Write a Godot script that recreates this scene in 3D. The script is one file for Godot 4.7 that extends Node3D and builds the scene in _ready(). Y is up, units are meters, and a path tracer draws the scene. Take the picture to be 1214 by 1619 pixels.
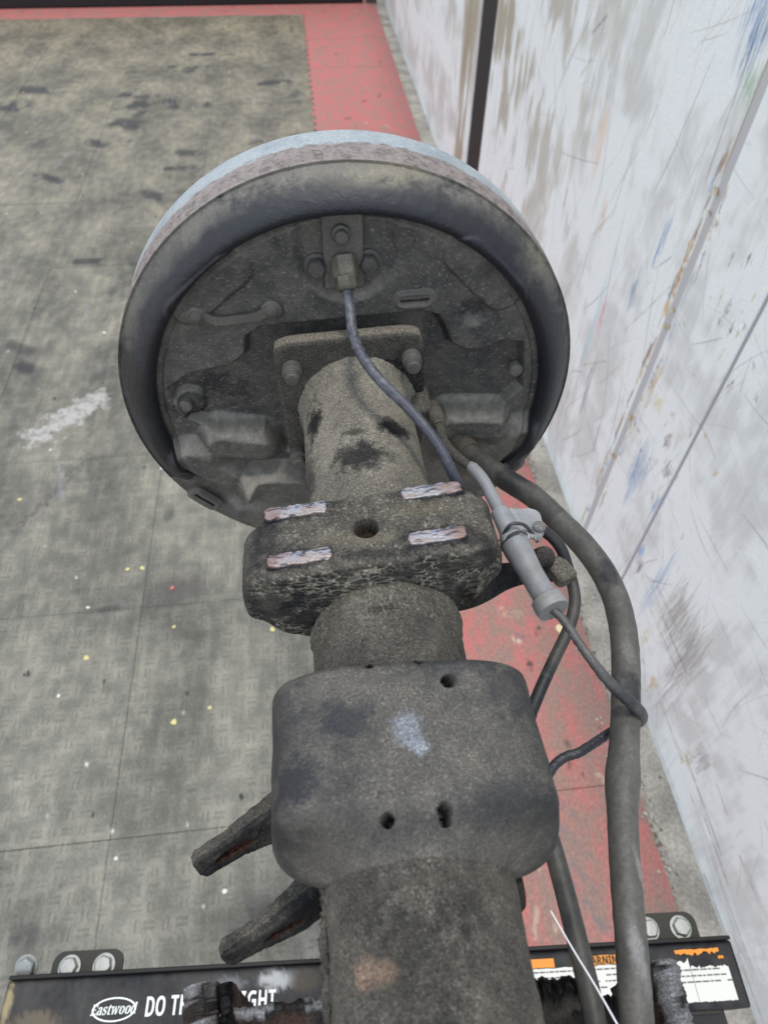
extends Node3D
# A rear axle end with its drum brake on a work stand, seen from above, beside a painted wall on interlocking floor mats.

const DARK := Color(0.024, 0.026, 0.032)
const DUST := Color(0.262, 0.246, 0.210)
const RUST := Color(0.10, 0.042, 0.022)
var n_lo: FastNoiseLite
var n_mid: FastNoiseLite
var n_hi: FastNoiseLite
var n_crack: FastNoiseLite
var M := {}
var rng := RandomNumberGenerator.new()
var used := {}
# the axle's own axes: origin at the centre of the drum's open face, z along the tube
var AX := Transform3D(Basis(Vector3(1, 0, 0), Vector3(0, 0.9969, -0.0782), Vector3(0, 0.0782, 0.9969)), Vector3(0.0202, 1.3332, -0.3661))

func _ready() -> void:
	view_and_light()
	rng.seed = 7
	n_lo = noise(11, 28.0, 3); n_mid = noise(12, 110.0, 3); n_hi = noise(13, 520.0, 2)
	n_crack = noise(14, 330.0, 1); n_crack.noise_type = FastNoiseLite.TYPE_CELLULAR
	n_crack.cellular_return_type = FastNoiseLite.RETURN_DISTANCE2_SUB
	make_materials()
	build_ground()
	build_mats()
	build_wall()
	build_far_end()
	build_stand()
	build_axle()
	build_cables()
	build_small_things()

func view_and_light() -> void:
	var cam := Camera3D.new()
	cam.name = "camera"
	cam.fov = 74.88
	cam.near = 0.02
	cam.far = 120.0
	cam.transform = Transform3D(Basis(Vector3(0.99419905, 0.01245846, 0.10683181), Vector3(0.0749558, 0.63208376, -0.77126633), Vector3(-0.07713545, 0.77479992, 0.62748324)).orthonormalized(), Vector3(0, 1.65, 0))
	var at := CameraAttributesPhysical.new()
	at.frustum_focal_length = 50.0
	at.exposure_aperture = 26.0
	at.frustum_focus_distance = 0.40
	cam.attributes = at
	cam.keep_aspect = Camera3D.KEEP_HEIGHT
	add_child(cam)
	cam.fov = 74.88
	var we := WorldEnvironment.new()
	we.name = "environment"
	var e := Environment.new()
	e.background_mode = Environment.BG_SKY
	var sky := Sky.new()
	var sm := ProceduralSkyMaterial.new()
	sm.sky_top_color = Color(0.80, 0.84, 0.90)
	sm.sky_horizon_color = Color(0.86, 0.87, 0.89)
	sm.sky_curve = 0.3
	sm.ground_bottom_color = Color(0.34, 0.33, 0.32)
	sm.ground_horizon_color = Color(0.5, 0.5, 0.5)
	sm.sky_energy_multiplier = 1.1
	sky.sky_material = sm
	e.sky = sky
	e.tonemap_mode = Environment.TONE_MAPPER_LINEAR
	e.tonemap_exposure = 1.65
	e.sdfgi_enabled = true
	e.ssao_enabled = true
	e.ssil_enabled = true
	we.environment = e
	add_child(we)
	var sun := DirectionalLight3D.new()
	sun.name = "sun"
	sun.light_energy = 0.42
	sun.light_color = Color(1.0, 0.97, 0.92)
	sun.light_angular_distance = 10.0
	sun.shadow_enabled = true
	sun.transform = Transform3D(Basis.looking_at(Vector3(-0.05, -1.0, 0.06).normalized(), Vector3(0, 0, -1)), Vector3(0, 5, 0))
	add_child(sun)

# ---------------------------------------------------------------- helpers

func noise(s: int, f: float, octaves: int) -> FastNoiseLite:
	var n := FastNoiseLite.new()
	n.seed = s
	n.noise_type = FastNoiseLite.TYPE_SIMPLEX
	n.frequency = f
	n.fractal_type = FastNoiseLite.FRACTAL_FBM if octaves > 1 else FastNoiseLite.FRACTAL_NONE
	n.fractal_octaves = octaves
	return n

func numbered(called: String) -> String:
	var k: int = used.get(called, 0)
	used[called] = k + 1
	return called if k == 0 else "%s_%03d" % [called, k]

func root(called: String, label := "", category := "", group := "", kind := "") -> Node3D:
	var o := Node3D.new()
	o.name = numbered(called)
	tag(o, label, category, group, kind)
	add_child(o)
	return o

func tag(o: Node3D, label := "", category := "", group := "", kind := "") -> Node3D:
	if label: o.set_meta("label", label)
	if category: o.set_meta("category", category)
	if group: o.set_meta("group", group)
	if kind: o.set_meta("kind", kind)
	return o

func part(called: String, mesh: Mesh, mat: Material, parent: Node3D, label := "") -> MeshInstance3D:
	var o := MeshInstance3D.new()
	o.name = called if parent != self else numbered(called)
	o.mesh = mesh
	if mat: o.material_override = mat
	if label: o.set_meta("label", label)
	parent.add_child(o, true)
	return o

func grid(nu: int, nv: int, P: PackedVector3Array, C: PackedColorArray, wrap := false, UV := PackedVector2Array()) -> ArrayMesh:
	# vertex j * nu + i; the outside is du x dv
	var N := PackedVector3Array()
	N.resize(nu * nv)
	for j in nv:
		var ja := maxi(j - 1, 0) * nu
		var jb := mini(j + 1, nv - 1) * nu
		for i in nu:
			var ia := (i - 1 + nu) % nu if wrap else maxi(i - 1, 0)
			var ib := (i + 1) % nu if wrap else mini(i + 1, nu - 1)
			var n := (P[j * nu + ib] - P[j * nu + ia]).cross(P[jb + i] - P[ja + i])
			N[j * nu + i] = n.normalized() if n.length_squared() > 1e-24 else Vector3.UP
	var I := PackedInt32Array()
	var cu := nu if wrap else nu - 1
	I.resize(cu * (nv - 1) * 6)
	var k := 0
	for j in nv - 1:
		for i in cu:
			var a := j * nu + i
			var b := j * nu + (i + 1) % nu
			var c := a + nu
			var d := b + nu
			I[k] = a; I[k + 1] = c; I[k + 2] = b
			I[k + 3] = b; I[k + 4] = c; I[k + 5] = d
			k += 6
	var arr := []
	arr.resize(Mesh.ARRAY_MAX)
	arr[Mesh.ARRAY_VERTEX] = P
	arr[Mesh.ARRAY_NORMAL] = N
	arr[Mesh.ARRAY_INDEX] = I
	if C.size(): arr[Mesh.ARRAY_COLOR] = C
	if UV.size(): arr[Mesh.ARRAY_TEX_UV] = UV
	var m := ArrayMesh.new()
	m.add_surface_from_arrays(Mesh.PRIMITIVE_TRIANGLES, arr)
	return m

func path_points(ctrl: Array, step: float) -> PackedVector3Array:
	var c := Curve3D.new()
	c.bake_interval = step
	for k in ctrl.size():
		var a: Vector3 = ctrl[maxi(k - 1, 0)]
		var b: Vector3 = ctrl[mini(k + 1, ctrl.size() - 1)]
		var t := (b - a) / 6.0
		c.add_point(ctrl[k], -t, t)
	return c.get_baked_points()

# a tube along a path; radius(t, angle) in metres, color(p, t); flat squashes the section across its second axis
func sweep(ctrl: Array, radius: Callable, color: Callable, around := 24, step := 0.0015, flat := 1.0, up := Vector3.UP) -> ArrayMesh:
	var pts := path_points(ctrl, step)
	var n := pts.size()
	var P := PackedVector3Array()
	var C := PackedColorArray()
	var tangent := (pts[1] - pts[0]).normalized()
	var side := tangent.cross(up).normalized()
	for j in n + 2:
		var k := clampi(j - 1, 0, n - 1)
		var tn := (pts[mini(k + 1, n - 1)] - pts[maxi(k - 1, 0)]).normalized()
		side = (side - tn * side.dot(tn)).normalized()
		var over := side.cross(tn)
		var t := float(k) / (n - 1)
		for i in around:
			var a := TAU * i / around
			var r: float = radius.call(t, a) if j > 0 and j <= n else 0.0001
			var p := pts[k] + side * cos(a) * r + over * sin(a) * r * flat
			P.append(p)
			C.append(color.call(p, t))
	return grid(around, n + 2, P, C, true)

# surface of revolution about z: profile of Vector2(r, z)
func lathe(profile: Array, around: int, color = null) -> ArrayMesh:
	var P := PackedVector3Array()
	var C := PackedColorArray()
	for j in profile.size():
		for i in around:
			var a := TAU * i / around
			var p := Vector3(profile[j].x * cos(a), profile[j].x * sin(a), profile[j].y)
			P.append(p)
			if color != null: C.append(color.call(p))
	return grid(around, profile.size(), P, C, true)

# box with rounded edges, size s, edge radius r
func rounded_box(s: Vector3, r: float, color = null, n := 3) -> ArrayMesh:
	var st := SurfaceTool.new()
	st.begin(Mesh.PRIMITIVE_TRIANGLES)
	var h := s / 2.0
	var ring: Array = []
	var axes := [[0, 1, 2], [1, 2, 0], [2, 0, 1]]
	for ax in axes:
		for sg in [-1.0, 1.0]:
			var cu := cuts(h[ax[0]], r, n)
			var cv := cuts(h[ax[1]], r, n)
			for i in cu.size() - 1:
				for j in cv.size() - 1:
					var q := []
					for d in [[0, 0], [1, 0], [1, 1], [0, 1]]:
						var p := Vector3.ZERO
						p[ax[0]] = cu[i + d[0]]
						p[ax[1]] = cv[j + d[1]]
						p[ax[2]] = h[ax[2]] * sg
						q.append(p)
					var order := [0, 2, 1, 0, 3, 2] if sg > 0 else [0, 1, 2, 0, 2, 3]
					for o in order:
						var p: Vector3 = q[o]
						var core := p.clamp(-h + Vector3.ONE * r, h - Vector3.ONE * r)
						var nn := (p - core).normalized()
						st.set_normal(nn)
						var w := core + nn * r
						if color != null: st.set_color(color.call(w))
						st.add_vertex(w)
	st.index()
	return st.commit()

func cuts(h: float, r: float, n: int) -> Array:
	var out := []
	for k in n + 1: out.append(-h + r - r * tan(PI / 4 * (1.0 - float(k) / n)))
	for k in n + 1: out.append(h - r + r * tan(PI / 4 * float(k) / n))
	return out

# flat outline in x,z (counter-clockwise or not) pulled up to a thickness
func slab(outline: PackedVector2Array, y0: float, y1: float, uv = null, color = null) -> ArrayMesh:
	var st := SurfaceTool.new()
	st.begin(Mesh.PRIMITIVE_TRIANGLES)
	if Geometry2D.is_polygon_clockwise(outline):
		outline.reverse()
	var tri := Geometry2D.triangulate_polygon(outline)
	for k in range(0, tri.size(), 3):
		var v := [outline[tri[k]], outline[tri[k + 1]], outline[tri[k + 2]]]
		var cr: float = (v[1] - v[0]).cross(v[2] - v[0])
		if cr < 0.0: v = [v[0], v[2], v[1]]
		# seen from above (y up, z towards the viewer) a positive turn in x,z is clockwise
		for p in v:
			st.set_normal(Vector3.UP)
			if uv != null: st.set_uv(uv.call(p))
			if color != null: st.set_color(color.call(p))
			st.add_vertex(Vector3(p.x, y1, p.y))
		for p in [v[0], v[2], v[1]]:
			st.set_normal(Vector3.DOWN)
			if uv != null: st.set_uv(uv.call(p))
			if color != null: st.set_color(color.call(p))
			st.add_vertex(Vector3(p.x, y0, p.y))
	for k in outline.size():
		var a := outline[k]
		var b := outline[(k + 1) % outline.size()]
		var nn := Vector3(b.y - a.y, 0, a.x - b.x).normalized()
		var q := [Vector3(a.x, y0, a.y), Vector3(b.x, y0, b.y), Vector3(b.x, y1, b.y), Vector3(a.x, y1, a.y)]
		for o in [0, 1, 2, 0, 2, 3]:
			st.set_normal(nn)
			var p2 := Vector2(q[o].x, q[o].z)
			if uv != null: st.set_uv(uv.call(p2))
			if color != null: st.set_color(color.call(p2))
			st.add_vertex(q[o])
	st.index()
	return st.commit()

# a six-sided bolt head or nut about z with a chamfer, from z 0 to h
func hex_head(r: float, h: float, color = null, sides := 6) -> ArrayMesh:
	var P := PackedVector3Array()
	var C := PackedColorArray()
	var around := 48
	var prof := [Vector2(1.0, 0.0), Vector2(1.0, h * 0.75), Vector2(0.98, h * 0.82), Vector2(0.86, h * 0.99), Vector2(0.82, h), Vector2(0.4, h * 1.01), Vector2(0.001, h * 1.02)]
	for j in prof.size():
		for i in around:
			var a := TAU * i / around
			var hexr := r * cos(PI / sides) / cos(fposmod(a, TAU / sides) - PI / sides)
			var rr: float = prof[j].x * (hexr if j < 2 else minf(hexr, r * 0.93))
			var p := Vector3(rr * cos(a), rr * sin(a), prof[j].y)
			P.append(p)
			if color != null: C.append(color.call(p))
	return grid(around, prof.size(), P, C, true)

func sstep(a: float, b: float, x: float) -> float:
	return smoothstep(a, b, x)

# road grime: dark paint under dust, mottled; base 0 = clean dark, 1 = thick dust
func grime(p: Vector3, base: float, spread := 1.0) -> Color:
	var d := base + spread * (0.34 * n_lo.get_noise_3dv(p) + 0.17 * n_mid.get_noise_3dv(p) + 0.10 * n_hi.get_noise_3dv(p))
	return DARK.lerp(DUST, clampf(d, 0.0, 1.0))

# patches: [centre, radii, colour, strength]
func patched(c: Color, p: Vector3, patches: Array) -> Color:
	for b in patches:
		var q: Vector3 = (p - b[0]) / b[1]
		var l2 := q.length_squared()
		if l2 > 4.0: continue
		var l := sqrt(l2) + 0.38 * n_mid.get_noise_3dv(p) + 0.22 * n_hi.get_noise_3dv(p)
		var w := (1.0 - smoothstep(0.45, 1.12, l)) * float(b[3])
		if w > 0.0: c = c.lerp(b[2], w)
	return c

func noise_bytes(w: int, h: int, f: float, s: int, octaves := 3, sx := 1, sy := 1) -> PackedByteArray:
	var n := noise(s, f, octaves)
	var im := n.get_image(maxi(w / sx, 4), maxi(h / sy, 4), false, false, true)
	if sx > 1 or sy > 1: im.resize(w, h, Image.INTERPOLATE_CUBIC)
	im.convert(Image.FORMAT_L8)
	return im.get_data()

func tex(w: int, h: int, data: PackedByteArray, fmt := Image.FORMAT_RGB8) -> ImageTexture:
	return ImageTexture.create_from_image(Image.create_from_data(w, h, false, fmt, data))

# a soft brush stroke into an RGB picture, pixel units; ragged 0..1 breaks it up
func stroke(d: PackedByteArray, w: int, h: int, a: Vector2, b: Vector2, wide: float, c: Color, alpha: float, grain: PackedByteArray, ragged := 0.6) -> void:
	var x0 := clampi(int(minf(a.x, b.x) - wide), 0, w - 1)
	var x1 := clampi(int(maxf(a.x, b.x) + wide), 0, w - 1)
	var y0 := clampi(int(minf(a.y, b.y) - wide), 0, h - 1)
	var y1 := clampi(int(maxf(a.y, b.y) + wide), 0, h - 1)
	var ab := b - a
	var len2 := maxf(ab.length_squared(), 0.001)
	for y in range(y0, y1 + 1):
		for x in range(x0, x1 + 1):
			var p := Vector2(x, y)
			var t := clampf((p - a).dot(ab) / len2, 0.0, 1.0)
			var k := 1.0 - p.distance_to(a + ab * t) / wide
			if k <= 0.0: continue
			var at := y * w + x
			var gx := grain[(y / 3) * w + x / 3]
			k = smoothstep(0.0, 0.8, k) * alpha * clampf(1.0 + ragged * ((grain[at] - 128) / 160.0 + (gx - 132) / 48.0), 0.0, 1.2)
			k = clampf(k, 0.0, 1.0)
			at *= 3
			d[at] = int(lerpf(d[at], c.r8, k)); d[at + 1] = int(lerpf(d[at + 1], c.g8, k)); d[at + 2] = int(lerpf(d[at + 2], c.b8, k))

# hair-fine line, a pixel or two wide, that may bow and fade
func scratch(d: PackedByteArray, w: int, h: int, a: Vector2, b: Vector2, c: Color, alpha: float, bow := 0.0, thick := 1) -> void:
	var n := int(a.distance_to(b)) + 1
	var side := (b - a).orthogonal() * bow
	for k in n:
		var t := float(k) / n
		var p := a.lerp(b, t) + side * sin(t * PI)
		var f := alpha * (0.35 + 0.65 * sin(t * PI))
		for o in thick:
			var x := int(p.x) + o
			var y := int(p.y)
			if x < 0 or y < 0 or x >= w or y >= h: continue
			var at := (y * w + x) * 3
			d[at] = int(lerpf(d[at], c.r8, f)); d[at + 1] = int(lerpf(d[at + 1], c.g8, f)); d[at + 2] = int(lerpf(d[at + 2], c.b8, f))

# a smear made of many nearly parallel scratches
func smear(d: PackedByteArray, w: int, h: int, at: Vector2, half: Vector2, c: Color, alpha: float, n: int) -> void:
	for k in n:
		var o := at + Vector2(rng.randfn(0.0, 0.45) * half.x, rng.randfn(0.0, 0.45) * half.y)
		var l := rng.randf_range(0.08, 0.5) * half.y
		var lean := rng.randf_range(-0.12, 0.12) * l
		scratch(d, w, h, o - Vector2(lean, l), o + Vector2(lean, l), c.lerp(Color(0.9, 0.9, 0.9), rng.randf_range(0.0, 0.35)), alpha * rng.randf_range(0.4, 1.0), rng.randf_range(-0.05, 0.05), 1 + (k % 3))

func std(color: Color, rough: float, metal := 0.0, spec := 0.5) -> StandardMaterial3D:
	var m := StandardMaterial3D.new()
	m.albedo_color = color
	m.roughness = rough
	m.metallic = metal
	m.metallic_specular = spec
	return m

func make_materials() -> void:
	# sand-like grain of road dust, 512 px
	var s := 512
	var a := noise(31, 0.30, 1)
	a.noise_type = FastNoiseLite.TYPE_VALUE
	var fine := a.get_seamless_image(s, s).get_data()
	var b := noise(32, 0.055, 4)
	var mid := b.get_seamless_image(s, s).get_data()
	var col := PackedByteArray(); col.resize(s * s * 3)
	var hgt := PackedByteArray(); hgt.resize(s * s)
	for k in s * s:
		var f := fine[k] / 255.0
		var v := 0.70 + 0.08 * (mid[k] / 255.0 - 0.5) + 0.34 * (f - 0.5)
		if f > 0.78: v += (f - 0.78) * 2.4
		if f < 0.17: v -= (0.17 - f) * 1.3
		var g := clampi(int(v * 255.0), 0, 255)
		col[k * 3] = g; col[k * 3 + 1] = clampi(int(g * 0.99), 0, 255); col[k * 3 + 2] = clampi(int(g * 0.975), 0, 255)
		hgt[k] = clampi(int((0.5 + 0.5 * (f - 0.5) + 0.4 * (mid[k] / 255.0 - 0.5)) * 255.0), 0, 255)
	var soft := PackedByteArray(); soft.resize(s * s * 3)
	for k in s * s:
		var v := 0.80 + 0.08 * (mid[k] / 255.0 - 0.5) + 0.14 * (fine[k] / 255.0 - 0.5) + maxf(0.0, fine[k] / 255.0 - 0.86) * 0.8
		for o in 3: soft[k * 3 + o] = clampi(int(v * 255.0), 0, 255)
	var soft_grain := tex(s, s, soft)
	var grain := tex(s, s, col)
	var relief := tex(s, s, hgt, Image.FORMAT_L8)
	var m := std(Color.WHITE, 0.9, 0.0, 0.3)
	m.vertex_color_use_as_albedo = true
	m.albedo_texture = grain
	m.uv1_triplanar = true
	m.uv1_scale = Vector3.ONE * 14.0
	m.heightmap_enabled = true
	m.heightmap_texture = relief
	m.heightmap_scale = 0.018
	M.grit = m
	var mc: StandardMaterial3D = m.duplicate()
	mc.albedo_texture = grain
	mc.roughness = 0.62
	mc.metallic_specular = 0.45
	mc.heightmap_scale = 0.010
	M.cast = mc
	var m2: StandardMaterial3D = m.duplicate()
	m2.albedo_texture = soft_grain
	m2.roughness = 0.55
	m2.metallic_specular = 0.45
	m2.heightmap_scale = 0.012
	m2.uv1_scale = Vector3.ONE * 8.0
	M.plate = m2
	var m3: StandardMaterial3D = m.duplicate()
	m3.roughness = 0.5
	m3.heightmap_scale = 0.012
	m3.metallic_specular = 0.5
	m3.albedo_texture = null
	M.rubber = m3
	var m4: StandardMaterial3D = m.duplicate()
	m4.roughness = 0.42
	m4.metallic = 0.45
	m4.heightmap_scale = 0.03
	m4.albedo_texture = null
	M.bare = m4
	var m5: StandardMaterial3D = m.duplicate()
	m5.roughness = 0.5
	m5.metallic = 0.25
	m5.heightmap_scale = 0.05
	M.torn = m5
	var z := std(Color(0.56, 0.57, 0.56), 0.5, 0.7)
	z.heightmap_enabled = true; z.heightmap_texture = relief; z.heightmap_scale = 0.02; z.uv1_triplanar = true; z.uv1_scale = Vector3.ONE * 5.0
	M.zinc = z
	var bp := std(Color(0.085, 0.087, 0.10), 0.5, 0.0, 0.3)
	bp.vertex_color_use_as_albedo = true
	bp.albedo_color = Color.WHITE
	M.black_paint = bp
	var pl := std(Color.WHITE, 0.7)
	pl.vertex_color_use_as_albedo = true
	M.plain = pl
	M.print_white = std(Color(0.82, 0.83, 0.82), 0.6)
	M.print_dark = std(Color(0.10, 0.10, 0.10), 0.7)
	M.black = std(Color(0.06, 0.06, 0.065), 0.7)

# ---------------------------------------------------------------- setting

func build_ground() -> void:
	var w := 1024
	var lo := noise_bytes(w, w, 0.012, 61, 4)
	var hi := noise_bytes(w, w, 0.2, 62, 3)
	var d := PackedByteArray(); d.resize(w * w * 3)
	for k in w * w:
		var v := 0.62 + 0.22 * (lo[k] / 255.0 - 0.5) + 0.16 * (hi[k] / 255.0 - 0.5)
		d[k * 3] = int(v * 255); d[k * 3 + 1] = int(v * 245); d[k * 3 + 2] = int(v * 228)
	var m := std(Color.WHITE, 0.9, 0.0, 0.3)
	m.albedo_texture = tex(w, w, d)
	m.uv1_scale = Vector3(24, 24, 1)
	var pm := PlaneMesh.new()
	pm.size = Vector2(60, 60)
	var o := part("ground", pm, m, self)
	tag(o, "", "", "", "structure")

# floor mats: one picture for the grey field, one for the red border
func build_mats() -> void:
	var w := 1024
	var h := 2048
	# grey field covers x -2.40 .. 0.07, z -6.47 .. 0.85
	var lo := noise_bytes(w, h, 0.006, 71, 4)
	var mid := noise_bytes(w, h, 0.035, 72, 4)
	var sx := noise_bytes(w, h, 0.10, 73, 3, 9, 1)
	var sy := noise_bytes(w, h, 0.10, 74, 3, 1, 9)
	var hi := noise_bytes(w, h, 0.33, 75, 2)
	var d := PackedByteArray(); d.resize(w * h * 3)
	for k in w * h:
		var t := lo[k] / 255.0
		var v := 0.408 + 0.17 * (t - 0.5) + 0.10 * (mid[k] / 255.0 - 0.5) + 0.09 * (hi[k] / 255.0 - 0.5) + 0.05 * ((sx[k] + sy[k]) / 510.0 - 0.5)
		var warm := clampf(1.0 - 1.25 * float(k / w) / h + 0.4 * (mid[k] / 255.0 - 0.5) + 0.3 * (t - 0.5), 0.0, 1.0)
		d[k * 3] = clampi(int(v * (252 + 6 * warm)), 0, 255); d[k * 3 + 1] = clampi(int(v * (248 - 5 * warm)), 0, 255); d[k * 3 + 2] = clampi(int(v * (231 - 24 * warm)), 0, 255)
	var px := func(x: float, z: float) -> Vector2: return Vector2((x + 2.40) / 2.47 * w, (z + 6.47) / 7.32 * h)
	var ink := Color(0.16, 0.16, 0.17)
	# oil marks, scuffs and spots where the photograph has them: x, z, half length, angle, width
	for s in [[-0.69, -4.69, 0.10, 0.05, 0.03], [-1.04, -4.42, 0.06, 0.3, 0.05], [-0.18, -5.02, 0.10, 0.0, 0.03], [-1.06, -4.87, 0.14, 0.1, 0.03], [-1.19, -4.17, 0.06, 0.4, 0.03],
			[-0.64, -4.0, 0.05, 0.0, 0.03], [-0.79, -3.5, 0.05, 0.5, 0.03], [-0.68, -3.81, 0.07, 0.0, 0.015], [-1.65, -5.0, 0.12, 0.1, 0.04], [-0.95, -4.72, 0.16, 0.0, 0.05], [-1.9, -4.75, 0.2, 0.1, 0.06],
			[-1.35, -3.75, 0.08, 0.6, 0.02], [-1.12, -2.16, 0.025, 0.5, 0.02], [-0.6, -5.6, 0.14, 0.0, 0.02], [-0.75, -5.35, 0.12, 0.1, 0.02], [-0.32, -2.6, 0.05, 0.0, 0.02], [-1.0, -2.9, 0.06, 0.0, 0.015]]:
		var c := Vector2(cos(s[3]), sin(s[3])) * float(s[2])
		stroke(d, w, h, px.call(s[0] - c.x, s[1] - c.y), px.call(s[0] + c.x, s[1] + c.y), s[4] / 2.47 * w * 1.7, ink, 0.62, mid, 1.1)
	stroke(d, w, h, px.call(-0.80, -1.66), px.call(-0.97, -1.36), 10, Color(0.30, 0.29, 0.29), 0.55, hi, 0.8)
	stroke(d, w, h, px.call(-0.50, -1.10), px.call(-0.40, -1.10), 16, Color(0.30, 0.29, 0.28), 0.5, mid, 0.8)
	for k in 150:
		var p := Vector2(rng.randf_range(-2.3, 0.0), rng.randf_range(-6.4, 0.3))
		var a := rng.randf_range(-0.4, 0.4) + (PI / 2 if rng.randf() < 0.25 else 0.0)
		var c := Vector2(cos(a * 4.0), sin(a * 4.0)) * rng.randf_range(0.0, 0.05)
		stroke(d, w, h, px.call(p.x - c.x, p.y - c.y), px.call(p.x + c.x, p.y + c.y), rng.randf_range(3.0, 22.0), ink, rng.randf_range(0.08, 0.42), mid, 1.4)
	for k in 70:
		var p := Vector2(rng.randf_range(-2.3, 0.0), rng.randf_range(-6.4, 0.3))
		var a := PI / 2 + rng.randf_range(-0.3, 0.3)
		var c := Vector2(cos(a), sin(a)) * rng.randf_range(0.01, 0.13)
		stroke(d, w, h, px.call(p.x - c.x, p.y - c.y), px.call(p.x + c.x, p.y + c.y), rng.randf_range(2.0, 8.0), Color(0.55, 0.55, 0.60), rng.randf_range(0.1, 0.35), hi, 1.2)
	for k in 260:
		var p: Vector2 = px.call(rng.randf_range(-2.3, 0.0), rng.randf_range(-6.4, 0.3))
		var bright := rng.randf() < 0.6
		stroke(d, w, h, p, p + Vector2(rng.randf_range(0, 2), rng.randf_range(0, 2)), rng.randf_range(1.2, 2.6), Color(0.75, 0.75, 0.70) if bright else Color(0.12, 0.12, 0.12), 0.8, hi, 0.4)
	# moulded pattern of short bars, laid in pairs crosswise
	var hg := PackedByteArray(); hg.resize(w * h)
	for y in h:
		var zz := float(y) / h * 7.32
		for x in w:
			var xx := float(x) / w * 2.47
			var iu := int(floor(xx / 0.034))
			var iv := int(floor(zz / 0.034))
			var fu := xx / 0.034 - iu - 0.5
			var fv := zz / 0.034 - iv - 0.5
			if (iu + iv) % 2 == 0:
				var tmp := fu; fu = fv; fv = tmp
			var bar := 0.0
			if absf(fu) < 0.36 and absf(absf(fv) - 0.17) < 0.07: bar = 1.0
			var k := y * w + x
			var worn := 1.0 + 0.13 * (0.35 - bar) * clampf(mid[k] / 110.0 - 0.5, 0, 1)
			d[k * 3] = int(d[k * 3] * worn); d[k * 3 + 1] = int(d[k * 3 + 1] * worn); d[k * 3 + 2] = int(d[k * 3 + 2] * worn)
			hg[k] = clampi(int(110 + 70 * bar * clampf(mid[k] / 110.0 - 0.5, 0, 1) + 0.25 * (hi[k] - 128)), 0, 255)
	var grey := std(Color.WHITE, 0.62, 0.0, 0.35)
	grey.albedo_texture = tex(w, h, d)
	grey.heightmap_enabled = true
	grey.heightmap_texture = tex(w, h, hg, Image.FORMAT_L8)
	grey.heightmap_scale = 0.22
	# red border, 0.62 wide, z -7.08 .. 0.85
	var rw := 256
	var rlo := noise_bytes(rw, h, 0.022, 81, 4)
	var rmid := noise_bytes(rw, h, 0.06, 82, 4)
	var rhi := noise_bytes(rw, h, 0.33, 83, 2)
	var rsy := noise_bytes(rw, h, 0.10, 84, 3, 1, 12)
	var rd := PackedByteArray(); rd.resize(rw * h * 3)
	for k in rw * h:
		var near := clampf((float(k / rw) / h - 0.55) * 2.2, 0.0, 1.0)
		var dirt := clampf(0.40 + 0.30 * near + 0.7 * (rmid[k] / 255.0 - 0.5) + (0.7 + 0.9 * near) * (rlo[k] / 255.0 - 0.5) + 0.6 * (rsy[k] / 255.0 - 0.5), 0.0, 0.92)
		var f := 1.0 + 0.25 * (rhi[k] / 255.0 - 0.5)
		rd[k * 3] = clampi(int(lerpf(172 - 14 * near, 130, dirt) * f), 0, 255); rd[k * 3 + 1] = clampi(int(lerpf(95 + 9 * near, 109, dirt) * f), 0, 255); rd[k * 3 + 2] = clampi(int(lerpf(93 + 6 * near, 100, dirt) * f), 0, 255)
	var rpx := func(x: float, z: float) -> Vector2: return Vector2((x - 0.055) / 0.62 * rw, (z + 7.08) / 7.93 * h)
	for k in 170:
		var p := Vector2(rng.randf_range(0.06, 0.66), rng.randf_range(-1.6, 0.2) if rng.randf() < 0.6 else rng.randf_range(-6.9, -1.6))
		var a := rng.randf_range(0, PI)
		var c := Vector2(cos(a), sin(a)) * rng.randf_range(0.0, 0.03)
		var which := rng.randf()
		stroke(rd, rw, h, rpx.call(p.x - c.x, p.y - c.y), rpx.call(p.x + c.x, p.y + c.y), rng.randf_range(1.4, 5.0), Color(0.22, 0.20, 0.20) if which < 0.55 else (Color(0.70, 0.66, 0.58) if which < 0.8 else Color(0.40, 0.40, 0.42)), rng.randf_range(0.3, 0.8), rhi, 1.0)
	for z in [-0.35, -0.42, -0.5, -0.28]:
		stroke(rd, rw, h, rpx.call(0.47 + z * 0.1, z), rpx.call(0.50, z + 0.12), 5, Color(0.42, 0.40, 0.42), 0.5, rhi, 1.0)
	var red := std(Color.WHITE, 0.62, 0.0, 0.35)
	red.albedo_texture = tex(rw, h, rd)
	red.heightmap_enabled = true
	red.heightmap_texture = tex(rw, h, rhi, Image.FORMAT_L8)
	red.heightmap_scale = 0.05
	var field := root("grey_mat_floor", "", "", "", "structure")
	var border := root("red_mat_border", "", "", "", "structure")
	var guv := func(p: Vector2) -> Vector2: return Vector2((p.x + 2.40) / 2.47, (p.y + 6.47) / 7.32)
	var ruv := func(p: Vector2) -> Vector2: return Vector2((p.x - 0.055) / 0.62, (p.y + 7.08) / 7.93)
	var fuv := func(p: Vector2) -> Vector2: return Vector2((p.y + 7.06) / 0.62, 0.05 + (p.x + 2.5) / 7.93)
	var pitch := 0.605
	var wide := 0.61
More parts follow.
